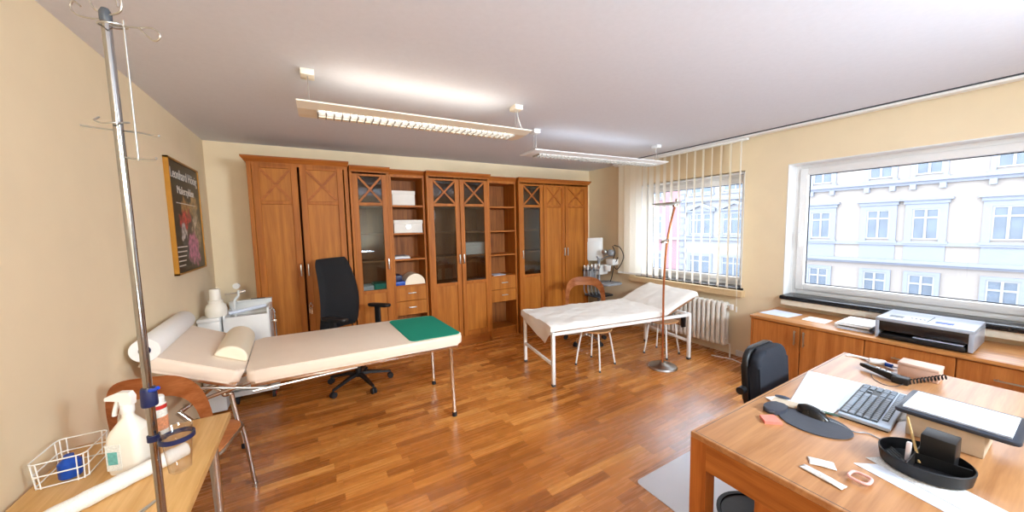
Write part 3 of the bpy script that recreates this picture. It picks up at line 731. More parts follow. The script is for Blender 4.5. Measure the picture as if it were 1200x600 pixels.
# local: faces -y
base_star(t, .30, .12, BLK, a0=R_(-132 + 18))
lobj('column', MB().cyl((0, 0, .09), (0, 0, .25), .032).cyl((0, 0, .25), (0, 0, .42), .018), BLK, t)
lobj('mechanism', MB().box(-.09, .09, -.10, .14, .40, .455, .012), BLK, t)
lobj('seat', MB().slab(rrect(-.245, .245, -.26, .24, .09, 6), .455, .535, .032, 4), BFA, t)
def chair_back(w0, w1, z0, z1, yb, lean, th, curve, n=14):
    m = MB(); F = []
    def W(f): return w0 + (w1 - w0) * f - .0
    def pt(u, v, side):
        f = v; ww = (w0 * (1 - f) + w1 * f) * (1 + .10 * math.sin(PI * f))
        s = (u - .5) * 2; e = 1
        if f > .9: e = math.sqrt(max(0, 1 - ((f - .9) / .1) ** 2 * .22))
        if f < .08: e = math.sqrt(max(0, 1 - ((.08 - f) / .08) ** 2 * .25))
        x = s * ww * e; z = z0 + (z1 - z0) * f
        y = yb + lean * f + .05 * (math.sin(PI * f * 1.1) - .3) * -1 - curve * s * s * ww
        pad = th * (1 - s ** 6) * (1 - abs(2 * f - 1) ** 10)
        return (x, y + (pad * .35 if side else -pad), z)
    nu, nv = 14, 22
    A = [[m.b.verts.new(pt(i / nu, j / nv, 0)) for j in range(nv + 1)] for i in range(nu + 1)]
    B = [[m.b.verts.new(pt(i / nu, j / nv, 1)) for j in range(nv + 1)] for i in range(nu + 1)]
    for i in range(nu):
        for j in range(nv):
            m.b.faces.new((A[i][j], A[i + 1][j], A[i + 1][j + 1], A[i][j + 1])); m.b.faces.new((B[i][j], B[i][j + 1], B[i + 1][j + 1], B[i + 1][j]))
    bmesh.ops.remove_doubles(m.b, verts=m.b.verts[:], dist=.0005)
    return m
lobj('backrest', chair_back(.245, .20, .56, 1.275, .24, .03, .05, .20), BFA, t)
lobj('back_upright', MB().tube(cr([(0, .12, .43), (0, .26, .44), (0, .31, .56), (0, .30, .80)], 6), .022), BLK, t)
for s in (-1, 1):
    l = lobj('armrest', MB().slab([(s * .30 + p[0], p[1]) for p in rrect(-.04, .04, -.18, .09, .035, 5)], .735, .762, .009, 2), BLK, t)
    lobj('armrest_post', MB().slab([(s * .30 + p[0], p[1] - .02) for p in rrect(-.013, .013, -.035, .035, .012, 4)], .52, .736).box(s * .30 - .014 if s > 0 else s * .10, s * .10 if s > 0 else s * .30 + .014, -.055, .015, .44, .462, .004).box(s * .30 - .014, s * .30 + .014, -.05, .01, .44, .54, .005), BLK, l)

# ------------------------------------------------------------------ desk task chair
t = thing('task_chair', 'small dark blue-black task chair pushed in behind the desk', 'office chair', (2.205, .735, 0), R_(2))
base_star(t, .27, .12, BLK, a0=.5)
lobj('column', MB().cyl((0, 0, .09), (0, 0, .40), .024), BLK, t)
lobj('seat', MB().slab(rrect(-.215, .215, -.26, .17, .08, 6), .41, .475, .028, 4), NFA, t)
def chb():
    return MB().slab(rrect(-.175, .175, .50, .845, .085, 8), .0, .055, .022, 4, M=Matrix.Translation((0, .165, 0)) @ Matrix.Rotation(R_(90 - 4), 4, 'X'))
lobj('backrest', chb(), NFA, t)
lobj('back_shell', MB().slab(rrect(-.182, .182, .49, .852, .088, 8), -.035, -.002, .012, 3, M=Matrix.Translation((0, .165, 0)) @ Matrix.Rotation(R_(90 - 4), 4, 'X')), BLK, t)
lobj('back_bar', MB().tube(cr([(0, .05, .40), (0, .17, .40), (0, .205, .48), (0, .195, .66)], 5), .018), BLK, t)
lobj('height_knob', MB().cyl((-.165, .235, .63), (-.225, .235, .63), .02), BLK, t)

# ------------------------------------------------------------------ chair mat and waste bin
mm, tr, bs = nt('mat_plastic'); bs.inputs['Base Color'].default_value = S(240, 242, 250); bs.inputs['Roughness'].default_value = .2; bs.inputs['Alpha'].default_value = .74
nn = tr.nodes.new('ShaderNodeTexNoise'); nn.inputs['Scale'].default_value = 260; bp = tr.nodes.new('ShaderNodeBump'); bp.inputs['Strength'].default_value = .12; tr.links.new(nn.outputs['Fac'], bp.inputs['Height']); tr.links.new(bp.outputs[0], bs.inputs['Normal'])
o = obj('chair_mat', MB().slab(rrect(1.605, 2.80, .15, 1.345, .03, 5), .0005, .004), mm, origin=(2.2, .75, 0)); tag(o, 'translucent white floor mat under the desk', 'floor mat')
t = thing('waste_bin', 'round black open waste bin standing under the desk end', 'waste bin', (1.56, .68, 0))
obj('bin', MB().lathe([(.10, .005), (.105, .005), (.135, .29), (.145, .295), (.145, .302), (.130, .302), (.100, .02), (.0, .016)], (1.56, .68, 0), seg=36), BLK, t)
obj('bin_liner', MB().lathe([(.128, .296), (.118, .275), (.112, .20), (.098, .10), (.06, .08), (0, .075)], (1.56, .68, 0), seg=24), DGY, t)
for k, (dx, dy) in enumerate(((-.03, .03), (.05, .01), (0, -.05))):
    m = MB().ball((1.56 + dx, .68 + dy, .13 + .01 * k), (.035, .03, .028), 10)
    for v in m.b.verts: v.co += Vector((random.uniform(-.006, .006), random.uniform(-.006, .006), random.uniform(-.006, .006)))
    tag(obj('crumpled_paper', m, PAP, flat=True), 'crumpled paper scrap in the black waste bin', 'paper', 'paper scraps in the waste bin')
# ------------------------------------------------------------------ floor lamp
t = thing('floor_lamp', 'copper-stemmed uplighter floor lamp with a silver base, in front of the white couch', 'floor lamp', (3.205, 2.344, 0))
obj('base', MB().lathe([(.148, 0), (.150, .008), (.14, .022), (.10, .034), (.045, .042), (.03, .055), (0, .056)], (3.205, 2.344, 0), 40), STE, t)
YL = 2.344
stem = cr([(3.203, YL, .05), (3.203, YL, .55), (3.206, YL, .93), (3.238, YL, 1.295), (3.300, YL, 1.545), (3.372, YL, 1.735)], 8)
obj('stem', MB().tube(stem, .011, 10), COP, t)
Mh = Matrix.Translation((3.24, YL, 1.752)) @ Matrix.Rotation(R_(-4), 4, 'Y')
obj('shade', MB().lathe([(.02, -.022), (.07, -.018), (.13, -.006), (.158, .010), (.160, .014), (.125, .004), (.06, -.006), (.0, -.008)], M=Mh @ Matrix.Diagonal((1.1, .8, 1, 1)), seg=36), STE, t)
obj('shade_mount', MB().box(3.345, 3.40, YL - .014, YL + .014, 1.72, 1.775, .005).box(3.385, 3.40, YL - .01, YL + .01, 1.765, 1.81, .004), CHR, t)
l = obj('reading_arm', MB().tube(cr([(3.235, YL, 1.29), (3.262, YL - .01, 1.36), (3.235, YL - .015, 1.375), (3.19, YL - .02, 1.372)], 6), .006), STE, t)
obj('reading_head', MB().lathe([(.012, .0), (.03, -.012), (.034, -.03), (.03, -.03), (.0, -.012)], (3.17, YL - .02, 1.375), 20), STE, l)

# ------------------------------------------------------------------ radiator
t = thing('radiator', 'white column radiator under the window with the vertical blinds', 'radiator', (4.08, 2.78, .12))
z0, z1 = .125, .635
prof = []
for k in range(21):
    yc = 2.175 + k * .058
    m = MB()
    for xo in (4.048, 4.112): m.box(xo - .024, xo + .024, yc - .0215, yc + .0215, z0 + .02, z1 - .02, .017, 3)
    m.box(4.028, 4.132, yc - .0265, yc + .0265, z1 - .075, z1, .024, 4).box(4.028, 4.132, yc - .0265, yc + .0265, z0, z0 + .075, .024, 4)
    obj('column', m, RAD, t)
obj('manifold', MB().cyl((4.08, 2.15, z1 - .03), (4.08, 3.36, z1 - .03), .018).cyl((4.08, 2.15, z0 + .03), (4.08, 3.36, z0 + .03), .018), RAD, t)
obj('bracket', MB().box(4.10, 4.197, 2.35, 2.38, .30, .33), RAD, t)
obj('foot_pipe', MB().tube([(4.08, 2.16, z0 + .03), (4.08, 2.12, z0 + .03), (4.08, 2.11, .10), (4.08, 2.11, 0)], .009), RAD, t)
l = obj('valve', MB().cyl((4.08, 2.15, z1 - .03), (4.08, 2.09, z1 - .03), .014).cyl((4.08, 2.105, z1 - .08), (4.08, 2.105, z1 - .02), .02), WHT, t)

# ------------------------------------------------------------------ vertical blinds
t = thing('vertical_blind', 'cream vertical slat blind, slats turned open, hanging over the far window', 'blind', (4.07, 2.9, 2.43))
obj('head_rail', MB().box(4.045, 4.095, 1.99, 3.84, 2.412, 2.436, .003), WHT, t)
ys = [2.058 + .1035 * k for k in range(17)]
for k, y in enumerate(ys):
    va = math.degrees(math.atan2(y, 4.07)); dl = 9 + (0 if k < 7 else (k - 7) * 6.5)
    a = R_(va + dl + (3 if k % 3 else -2)); hw = .052
    m = MB(); d = Vector((math.cos(a), math.sin(a), 0)); n_ = Vector((-d.y, d.x, 0))
    A = []
    for f in (-1, -.5, 0, .5, 1):
        p = Vector((4.07, y, 0)) + d * hw * f * .96 + n_ * .004 * (1 - f * f); A.append(p)
    V = [[m.b.verts.new((p.x, p.y, z)) for p in A] for z in (.812, 2.41)]
    F = [m.b.faces.new((V[0][i], V[0][i + 1], V[1][i + 1], V[1][i])) for i in range(4)]
    s = obj('slat', m, SLA, t)
    q = MB().prism([(A[0].x, A[0].y, .806), (A[4].x, A[4].y, .806), (A[4].x, A[4].y, .835), (A[0].x, A[0].y, .835)], tuple(n_ * .004)); obj('weight', q, WHT, s, flat=True)
pts = []
for i, y in enumerate(ys): pts.append((4.055, y, .815 if i % 1 == 0 else .80))
obj('bead_chain', MB().tube(pts, .0018, 5), WHT, t)
obj('control_cord', MB().tube([(4.03, 2.03, 2.41), (4.03, 2.035, .80), (4.03, 2.03, .60)], .0022, 5).cyl((4.03, 2.03, .55), (4.03, 2.03, .61), .007, seg=8), WHT, t)

# ------------------------------------------------------------------ pendant strip luminaires
def luminaire(label, c, L, W, rot, zc, mat, tub, cx, warm, up, down, lamp_col):
    t = thing('pendant_light', label, 'ceiling light', (c[0], c[1], zc), rot)
    hl, hw = L / 2, W / 2
    def lo(n, m, mm, p=t): return obj(n, m, mm, p, local=True)
    lw, ll = .062, hl - .10
    m = MB()   # panel with the opening for the louvre
    for s in (-1, 1):
        m.prism([(-hl, s * hw, .012), (-hl, s * lw, .0), (-hl, s * lw, .022), (-hl, s * hw, .020)], (2 * hl, 0, 0))
    m.box(-hl, -ll, -lw, lw, 0, .022).box(ll, hl, -lw, lw, 0, .022)
    p = lo('panel', m, mat)
    lo('housing', MB().box(-ll, ll, -lw, lw, .022, .030, .002).box(-ll, ll, -lw - .004, -lw, -.002, .024).box(-ll, ll, lw, lw + .004, -.002, .024), mat)
    lo('tube', MB().box(-ll + .01, ll - .01, -lw + .008, lw - .008, .016, .0205), tub)
    m = MB(); n = int(2 * ll / .042)
    for i in range(n + 1):
        x = -ll + 2 * ll * i / n; m.box(x - .0035, x + .0035, -lw, lw, -.014, .010)
    m.box(-ll, ll, -.003, .003, -.012, .010)
    lo('louvre', m, MIR)
    for x in cx:
        l = lo('canopy', MB().box(x - .035, x + .035, -.045, .045, ZC - zc - .034, ZC - zc, .004), mat)
        lo('suspension', MB().tube([(x, -.02, .02), (x, -.02, ZC - zc - .03)], .0022, 6).tube([(x, .02, .02), (x, .02, ZC - zc - .03)], .0022, 6), STE, l)
    x = cx[1]
    lo('power_cord', MB().tube(cr([(x + .02, .03, ZC - zc - .03), (x + .05, .035, (ZC - zc) * .5), (x + .09, .03, .03)], 6), .0028, 6), WHT)
    for nm, e, z, rx, sz in (('uplight', up, .045, PI, (2 * ll * .9, .24)), ('downlight', down, -.012, 0, (2 * ll, .10))):
        if not e: continue
        ld = bpy.data.lights.new(nm, 'AREA'); ld.shape = 'RECTANGLE'; ld.size, ld.size_y = sz; ld.energy = e; ld.color = lamp_col
        lo_ = bpy.data.objects.new(nm, ld); COL.objects.link(lo_); lo_.location = (c[0] + 0, c[1], zc + z); lo_.rotation_euler = Euler((rx, 0, rot))
    return t
luminaire('warm lit pendant strip light with louvre, the nearer one above the cream couch', (.72, 2.36), 1.48, .31, R_(-1.5), 2.235, FIX, TUB, (-.68, .70), True, 1.5, 0, (1, .9, .76))
luminaire('cool lit pendant strip light with louvre, the farther one above the white couch', (2.72, 2.79), 1.78, .30, R_(-3), 2.235, FIX2, TUB2, (-.80, .86), False, .8, 0, (.92, .96, 1))

# ------------------------------------------------------------------ white treatment trolley in the left corner
t = thing('treatment_trolley', 'white treatment trolley in the back left corner beside the wardrobe', 'trolley', (-.53, 3.98, 0))
x0, x1, y0, y1 = -.70, -.37, 3.79, 4.12
m = MB()
m.box(x0, x1, y0, y0 + .016, .18, .815, .004).box(x0, x1, y1 - .016, y1, .18, .90, .004).box(x0, x0 + .016, y0, y1, .18, .84, .004).box(x1 - .016, x1, y0, y1, .18, .87, .004).box(x0, x1, y0, y1, .16, .19)
m.box(x0 + .016, x1 - .016, y0 + .016, y1 - .016, .76, .775)
obj('body', m, MED, t)
obj('top_rim', MB().box(x0 + .01, x1 + .004, y1 - .06, y1 + .004, .895, .91, .004), MED, t)
obj('switch_strip', MB().box(x1 - .16, x1 - .05, y1 - .045, y1 - .015, .911, .915), DGY, t)
obj('side_rail', MB().tube(cr([(x1, y0 + .08, .82), (x1 + .035, y0 + .08, .82), (x1 + .035, y0 + .08, .45), (x1, y0 + .08, .45)], 3), .007).box(x1, x1 + .05, y0 + .06, y0 + .10, .715, .735, .003), CHR, t)
obj('base', MB().box(-.70, -.34, 3.84, 4.06, .075, .125, .008), MED, t)
for xx in (-.66, -.385):
    for yy in (3.87, 4.03):
        obj('castor', MB().cyl((xx - .012, yy, .036), (xx + .012, yy, .036), .036, seg=18).cyl((xx, yy, .036), (xx, yy, .08), .01), RUB, t)
obj('brake_pedal', MB().cyl((-.371, 3.87, .036), (-.366, 3.87, .036), .012, seg=12), RED, t)
o = tag(obj('clear_tube', MB().cyl((-.66, 3.83, .845), (-.40, 3.93, .865), .016, seg=14), PAB), 'pale tube lying in the open top of the white trolley', 'tube')
t = thing('supply_box', 'white box beside the treatment trolley, under the white bottle', 'box', (-.775, 3.82, 0))
obj('body', MB().box(-.855, -.712, 3.74, 3.90, .02, .80, .006), MED, t); obj('lid', MB().box(-.86, -.708, 3.735, 3.905, .80, .835, .008), MED, t)
t = thing('dispenser_bottle', 'rounded white bottle with a tall cap on the box in the left corner', 'bottle', (-.74, 3.82, .836))
obj('body', MB().lathe([(.068, 0), (.074, .01), (.076, .06), (.066, .095), (.046, .118), (.044, .125), (0, .125)], (-.74, 3.82, .836), 32), BOT, t)
obj('collar', MB().lathe([(.048, .118), (.05, .122), (.05, .138), (.042, .142), (0, .142)], (-.74, 3.82, .836), 28), BOT, t)
obj('cap', MB().lathe([(.040, .14), (.038, .225), (.033, .236), (0, .238)], (-.74, 3.82, .836), 28), BOT, t)
t = thing('gas_gauge', 'small chrome valve with a round gauge standing on the white trolley', 'gauge', (-.625, 3.99, .84))
obj('stem', MB().tube(cr([(-.64, 3.99, .777), (-.64, 3.99, .92), (-.61, 3.99, .97), (-.605, 3.99, 1.02)], 5), .011), MED, t)
obj('valve_arm', MB().cyl((-.70, 3.97, .995), (-.57, 4.0, 1.0), .007, seg=10).cyl((-.60, 3.99, 1.0), (-.555, 4.0, 1.012), .016, seg=12), CHR, t)
obj('dial', MB().cyl((-.618, 3.975, 1.062), (-.612, 3.998, 1.062), .026, seg=20), MED, t)

# ------------------------------------------------------------------ medical unit in the right corner
t = thing('treatment_unit', 'cluttered white and grey medical equipment cart in the back right corner', 'medical cart', (3.88, 3.98, 0))
obj('column', MB().cyl((3.93, 4.05, .08), (3.93, 4.05, 1.0), .022), GRY, t)
obj('base', MB().box(3.70, 4.12, 3.77, 4.16, .07, .10, .01), GRY, t)
for a, b in ((3.73, 3.80), (4.09, 3.80), (3.73, 4.13), (4.09, 4.13)): obj('castor', MB().cyl((a - .01, b, .035), (a + .01, b, .035), .034, seg=16).cyl((a, b, .03), (a, b, .075), .008), RUB, t)
obj('tray', MB().slab(rrect(3.72, 4.06, 3.66, 4.02, .06, 5), .64, .665, .008, 2), GRY, t)
obj('tray', MB().slab(rrect(3.70, 4.05, 3.84, 4.16, .04, 5), .44, .46, .006, 2), DGY, t)
obj('control_box', MB().box(3.80, 3.98, 3.90, 4.08, .78, .93, .012), MED, t)
obj('control_box', MB().box(3.70, 3.84, 4.01, 4.16, .70, .90, .01), GRY, t)
obj('control_box', MB().box(3.93, 4.06, 3.76, 3.90, .93, 1.02, .012), MED, t)
obj('cup_holder', MB().lathe([(.04, 0), (.055, .09), (.05, .09), (.036, .008), (0, .008)], (3.90, 3.83, .84), 20), MED, t)
dm = Matrix.Translation((3.90, 4.14, 1.16)) @ Matrix.Rotation(R_(-42), 4, 'Z')
obj('screen_back', MB().box(-.145, .145, -.018, .018, -.185, .185, .010, 3, M=dm), MED, t)
obj('screen_cover', MB().box(-.10, .115, -.024, -.016, -.165, .12, .004, M=dm), MED, t)
obj('screen_arm', MB().tube(cr([(3.93, 4.05, 1.0), (3.93, 4.09, 1.04), (3.92, 4.12, 1.06)], 4), .016), GRY, t)
obj('lamp_arm', MB().tube(cr([(3.95, 4.02, 1.0), (3.98, 3.9, 1.06), (3.98, 3.78, 1.08)], 5), .012), GRY, t)
obj('spot_head', MB().ball((3.95, 3.82, 1.12), (.05, .06, .05), 18), GRY, t)
obj('spot_head', MB().ball((3.90, 3.90, 1.13), (.042, .05, .045), 18), STE, t)
obj('hose', MB().tube(cr([(4.0, 3.80, 1.23), (4.0, 3.68, 1.20), (4.01, 3.62, 1.08), (4.0, 3.66, .95), (3.99, 3.74, .87), (3.98, 3.80, .98), (3.98, 3.76, 1.12), (3.97, 3.80, 1.22)], 6), .007), BLK, t)
obj('hose', MB().tube(cr([(4.0, 3.72, 1.05), (4.0, 3.80, .90), (3.98, 3.82, .75), (3.96, 3.84, .66)], 6), .006), BLK, t)
for k in range(5):
    a = k * .052; xx, yy = 3.60 + a * .8, 4.02 - a * .7
    l = obj('handpiece', MB().lathe([(.010, 0), (.018, .02), (.020, .05), (.014, .075), (.0, .078)], (xx, yy, .86 + .006 * k), 14), MED if k % 2 else STE, t)
    obj('tube', MB().tube(cr([(xx, yy, .865), (xx - .01, yy - .01, .72), (xx - .005, yy, .56), (xx + .06, yy + .03, .47)], 6), .0065), GRY, l)
obj('handpiece_rail', MB().box(3.58, 3.83, 3.98, 4.01, .845, .86, .004, M=Matrix.Translation((3.705, 3.995, 0)) @ Matrix.Rotation(R_(-41), 4, 'Z') @ Matrix.Translation((-3.705, -3.995, 0))), DGY, t)
obj('rail_arm', MB().tube([(3.76, 3.95, .85), (3.93, 4.05, .84)], .01), GRY, t)

# ------------------------------------------------------------------ infusion stand, close on the left
PX, PY, KS = -.3575, 1.13, 1.124
rr, ff = Vector((.866, -.5, 0)), Vector((.5, .866, 0))
def zs(z): return 1.55 + (z - 1.55) * KS
def at(r, z, f=0): return Vector((PX, PY, zs(z))) + (rr * r + ff * f) * KS
t = thing('infusion_stand', 'tall chrome infusion stand with wire hooks, close to the camera on the left', 'infusion stand', (PX, PY, 0))
PR = .0085
obj('pole', MB().cyl((PX, PY, .10), (PX, PY, zs(1.975)), PR, seg=24), CHP, t)
obj('pole_cap', MB().lathe([(PR + .0008, zs(1.962)), (PR + .0018, zs(1.965)), (PR + .0018, zs(1.980)), (.006, zs(1.988)), (0, zs(1.989))], (PX, PY, 0), 24), DGY, t)
ring = [at(.020 * math.cos(a) + .012, 1.956 + .004 * math.sin(a), .020 * math.sin(a)) for a in [2 * PI * i / 20 for i in range(20)]]
obj('hook_ring', MB().tube(ring, .0019, 8, True), STE, t)
obj('hook', MB().tube(cr([at(.0, 1.958), at(.025, 1.955), at(.060, 1.951), at(.085, 1.950), at(.098, 1.943), at(.102, 1.934), at(.094, 1.926), at(.083, 1.929), at(.062, 1.950)], 6), .0019), STE, t)
obj('hook', MB().tube(cr([at(-.03, 2.02), at(-.022, 1.99), at(0, 1.977), at(.018, 1.977), at(.030, 1.982), at(.034, 1.995), at(.032, 2.02), at(.028, 2.028), at(.024, 2.02), at(.026, 1.99)], 6), .0021), STE, t)
obj('hook', MB().tube(cr([at(.0, 1.972, .01), at(-.04, 1.976, .01), at(-.07, 1.985, .012), at(-.08, 2.00, .012), at(-.072, 2.01, .012), at(-.06, 2.0, .012)], 6), .0019), STE, t)
obj('hanger_rod', MB().tube([at(.033, 1.965), at(.033, 1.698)], .0022), STE, t)
obj('hanger_arm', MB().tube(cr([at(-.075, 1.769, .0), at(-.04, 1.764, .010), at(.033, 1.754, .006), at(.075, 1.744, 0), at(.079, 1.747, 0)], 5), .0019), STE, t)
obj('hanger_arm', MB().tube(cr([at(-.036, 1.784), at(-.030, 1.774, -.014), at(-.012, 1.768, -.016), at(.010, 1.768, -.016), at(.012, 1.775, .01), at(-.018, 1.776, .014)], 5), .0019), STE, t)
obj('hanger_arm', MB().tube(cr([at(.0, 1.706), at(.033, 1.701), at(.066, 1.699), at(.068, 1.703)], 5), .0019), STE, t)
obj('clamp', MB().lathe([(.0145, zs(1.186)), (.0155, zs(1.190)), (.0145, zs(1.222)), (.013, zs(1.226)), (PR, zs(1.226)), (PR, zs(1.186))], (PX, PY, 0), 28, cap=False), NVY, t)
obj('clamp_lever', MB().tube([at(.010, 1.222, -.006), at(.022, 1.224, -.008), at(.030, 1.229, -.008)], .0042, 10), LED, t)
rc = at(.0545, 1.118, -.004)
m = MB().lathe([(PR, zs(1.108)), (PR + .0035, zs(1.108)), (PR + .0035, zs(1.121)), (PR, zs(1.121))], (PX, PY, 0), 24, cap=False)
obj('strap', m, NVY, t)
m = MB().lathe([(.0305, -.005), (.0330, -.005), (.0330, .006), (.0305, .006), (.0305, -.005)], tuple(rc), 36, cap=False)
m.tube([at(.009, 1.115), at(.0275, 1.116, -.003)], .005)
obj('cup_ring', m, NVY, t)
for k in range(5):
    a = 2 * PI * k / 5 + .5; d = Vector((math.cos(a), math.sin(a), 0)) * .27
    l = obj('base_arm', MB().tube([(PX, PY, .11), (PX + d.x * .5, PY + d.y * .5, .095), (PX + d.x, PY + d.y, .075)], .012), CHR, t)
    s = Vector((-d.y, d.x, 0)).normalized() * .01
    obj('castor', MB().cyl(tuple(Vector((PX, PY, .028)) + d - s), tuple(Vector((PX, PY, .028)) + d + s), .028, seg=16), RUB, l)
m = MB().lathe([(.017, -.084), (.021, -.079), (.0292, .024), (.0300, .024), (.0286, .022), (.0200, -.077), (.0, -.080)], tuple(rc), 36)
tag(obj('clear_cup', m, CLR, origin=tuple(rc)), 'clear plastic cup held in the navy ring of the infusion stand', 'cup')

# ------------------------------------------------------------------ beech table, left
t = thing('side_table', 'beech table with a sharp corner in the left foreground', 'table', (-.60, 1.55, 0))
obj('tabletop', MB().box(-.855, -.372, 1.19, 2.005, .690, .72, .003), BEE, t)
for a in (-.80, -.43):
    for b in (1.25, 1.94): obj('leg', MB().cyl((a, b, 0), (a, b, .69), .016, seg=14), STE, t)
obj('under_frame', MB().box(-.80, -.43, 1.24, 1.26, .655, .69).box(-.80, -.43, 1.93, 1.95, .655, .69), STE, t)
BX, BY = -.60, 1.705
t = thing('spray_bottle', 'white trigger spray bottle with a teal label on the beech table', 'spray bottle', (BX, BY, .72), R_(-20))
def lp(n, m, mm): return obj(n, m, mm, t, local=True)
m = MB(); secs = []
for z, a, b, r in ((.0, .048, .036, .018), (.008, .050, .038, .02), (.125, .050, .038, .02), (.145, .047, .036, .022), (.175, .028, .024, .02), (.192, .016, .016, .0155), (.21, .015, .015, .0145)):
    secs.append([m.b.verts.new((p[0] + (.004 if z > .13 else 0), p[1], z)) for p in rrect(-a, a, -b, b, r, 4)])
for A, B in zip(secs, secs[1:]):
    for i in range(len(A)): m.b.faces.new((A[i], A[(i + 1) % len(A)], B[(i + 1) % len(A)], B[i]))
m.b.faces.new(secs[0][::-1]); m.b.faces.new(secs[-1]); lp('bottle', m, BOT)
lp('collar', MB().lathe([(.0175, .206), (.0185, .208), (.0185, .232), (.016, .236), (0, .236)], (.004, 0, 0), 24), WHT)
m = MB(); hp = [(.024, .234), (.027, .262), (.018, .280), (-.014, .282), (-.040, .272), (-.052, .268), (-.053, .256), (-.033, .254), (-.010, .250), (-.010, .234)]
m.prism([(p[0], -.011, p[1]) for p in hp], (0, .022, 0)); lp('spray_head', m, WHT)
m = MB(); m.tube(cr([(-.020, 0, .256), (-.027, 0, .235), (-.034, 0, .212), (-.037, 0, .197)], 5), .007); lp('trigger', m, WHT)
lp('label', MB().box(-.044, .0, -.0392, -.0378, .018, .11), LAB); lp('label', MB().box(-.038, -.010, -.0400, -.039, .040, .085), TEA)
t = thing('spray_can', 'slim white and red can standing behind the infusion pole on the beech table', 'can', (-.585, 1.92, .72))
obj('body', MB().lathe([(.024, 0), (.026, .004), (.026, .135), (.024, .14), (0, .14)], (-.585, 1.92, .72), 24), LAB, t)
obj('label', MB().lathe([(.0264, .03), (.0264, .085)], (-.585, 1.92, .72), 24), plain('label_orange', S(222, 150, 110), .5, noise=.2, scale=150), t)
obj('band', MB().lathe([(.0264, .118), (.0264, .134)], (-.585, 1.92, .72), 24), RED, t); obj('cap', MB().lathe([(.022, .14), (.022, .165), (.018, .17), (0, .17)], (-.585, 1.92, .72), 20), WHT, t)
ta, tb = Vector((-.745, 1.435, .746)), Vector((-.452, 1.690, .746))
m = MB(); N = 20
d_ = (tb - ta); q = d_.to_track_quat('Z', 'Y').to_matrix().to_4x4()
prof = [(0, 0), (.020, .0)] + [(.0245 + .0010 * math.sin(i * 1.9), d_.length * i / N) for i in range(N + 1)] + [(.020, d_.length), (0, d_.length)]
m.lathe(prof, M=Matrix.Translation(ta) @ q, seg=28)
tag(obj('towel_roll', m, plain('terry_white', S(240, 236, 230), .95, noise=.05, scale=300, bump=.6), origin=tuple((ta + tb) / 2)), 'rolled white towel lying across the beech table', 'towel')
t = thing('wire_basket', 'white wire basket at the far left of the beech table', 'basket', (-.775, 1.79, .72))
for z, k in ((.004, .92), (.045, .96), (.09, 1.0)): obj('wire', MB().tube([(-.775 + p[0] * k, 1.79 + p[1] * k, .722 + z) for p in rrect(-.065, .065, -.085, .085, .02, 4)], .0022, 6, True), WHT, t)
for p in rrect(-.065, .065, -.085, .085, .02, 2):
    m = MB().tube([(-.775 + p[0] * .92, 1.79 + p[1] * .92, .722), (-.775 + p[0], 1.79 + p[1], .812)], .0018, 6); obj('wire', m, WHT, t)
tag(obj('blue_bottle', MB().lathe([(.026, .0), (.028, .004), (.028, .05), (.012, .066), (.012, .075), (0, .075)], (-.765, 1.75, .727), 20), BLU), 'small blue bottle inside the white wire basket', 'bottle')
t = thing('tweezers', 'metal tweezers lying on the beech table near the infusion pole', 'tweezers', (-.48, 1.43, .72))
m = MB().prism([(-.53, 1.36, .7215), (-.522, 1.355, .7215), (-.452, 1.468, .7215), (-.456, 1.47, .7215)], (0, 0, .002)); obj('arm', m, STE, t)
m = MB().prism([(-.515, 1.35, .7215), (-.507, 1.348, .7215), (-.452, 1.466, .7215), (-.456, 1.468, .7215)], (0, 0, .002)); obj('arm', m, STE, t)
# ------------------------------------------------------------------ sideboard
SBX, SBZ = 3.63, .655
t = thing('sideboard', 'long low cherry sideboard with doors and drawers under the right window', 'sideboard', (3.9, .60, 0))
obj('worktop', MB().box(SBX - .012, 4.19, -1.0, 1.700, SBZ - .026, SBZ, .003), SBT, t)
obj('end_panel', MB().box(SBX + .004, 4.185, 1.676, 1.694, 0, SBZ - .026), SBF, t)
obj('carcass', MB().box(SBX + .022, 4.185, -.99, 1.676, .07, SBZ - .027), DKZ, t, flat=True)
obj('plinth', MB().box(SBX + .05, SBX + .07, -.99, 1.676, 0, .07), DKZ, t, flat=True)
for y0, y1, hs in ((1.306, 1.674, -1), (.902, 1.300, 1)):
    d = obj('door', MB().box(SBX, SBX + .02, y0, y1, .075, SBZ - .032, .0025, 1), SBF, t)
    yh = y0 + .03 if hs < 0 else y1 - .03
    bar_handle(d, (SBX, yh, .525), 'Z' if False else 'y', .001) if False else None
    m = MB().box(SBX - .030, SBX - .020, yh - .006, yh + .006, .46, .59, .003)
    for zz in (.475, .575): m.cyl((SBX, yh, zz), (SBX - .024, yh, zz), .004, seg=8)
    obj('handle', m, STE, d)
for y0, y1 in ((.462, .896), (.020, .456), (-.42, .014), (-.86, -.426)):
    for z0, z1 in ((.445, SBZ - .032), (.262, .440), (.075, .257)):
        d = obj('drawer', MB().box(SBX, SBX + .02, y0, y1, z0, z1, .0025, 1), SBF, t)
        m = MB().box(SBX - .030, SBX - .020, (y0 + y1) / 2 - .07, (y0 + y1) / 2 + .07, z1 - .09, z1 - .08, .003)
        for s in (-.055, .055): m.cyl((SBX, (y0 + y1) / 2 + s, z1 - .085), (SBX - .024, (y0 + y1) / 2 + s, z1 - .085), .004, seg=8)
        obj('handle', m, STE, d)
def sheet_of(name, label, cat, pts, z, th, mat, dz=0):
    c = Vector((sum(p[0] for p in pts) / len(pts), sum(p[1] for p in pts) / len(pts), z))
    return tag(obj(name, MB().slab(pts, z + .0004, z + th), mat, flat=True, origin=tuple(c)), label, cat)
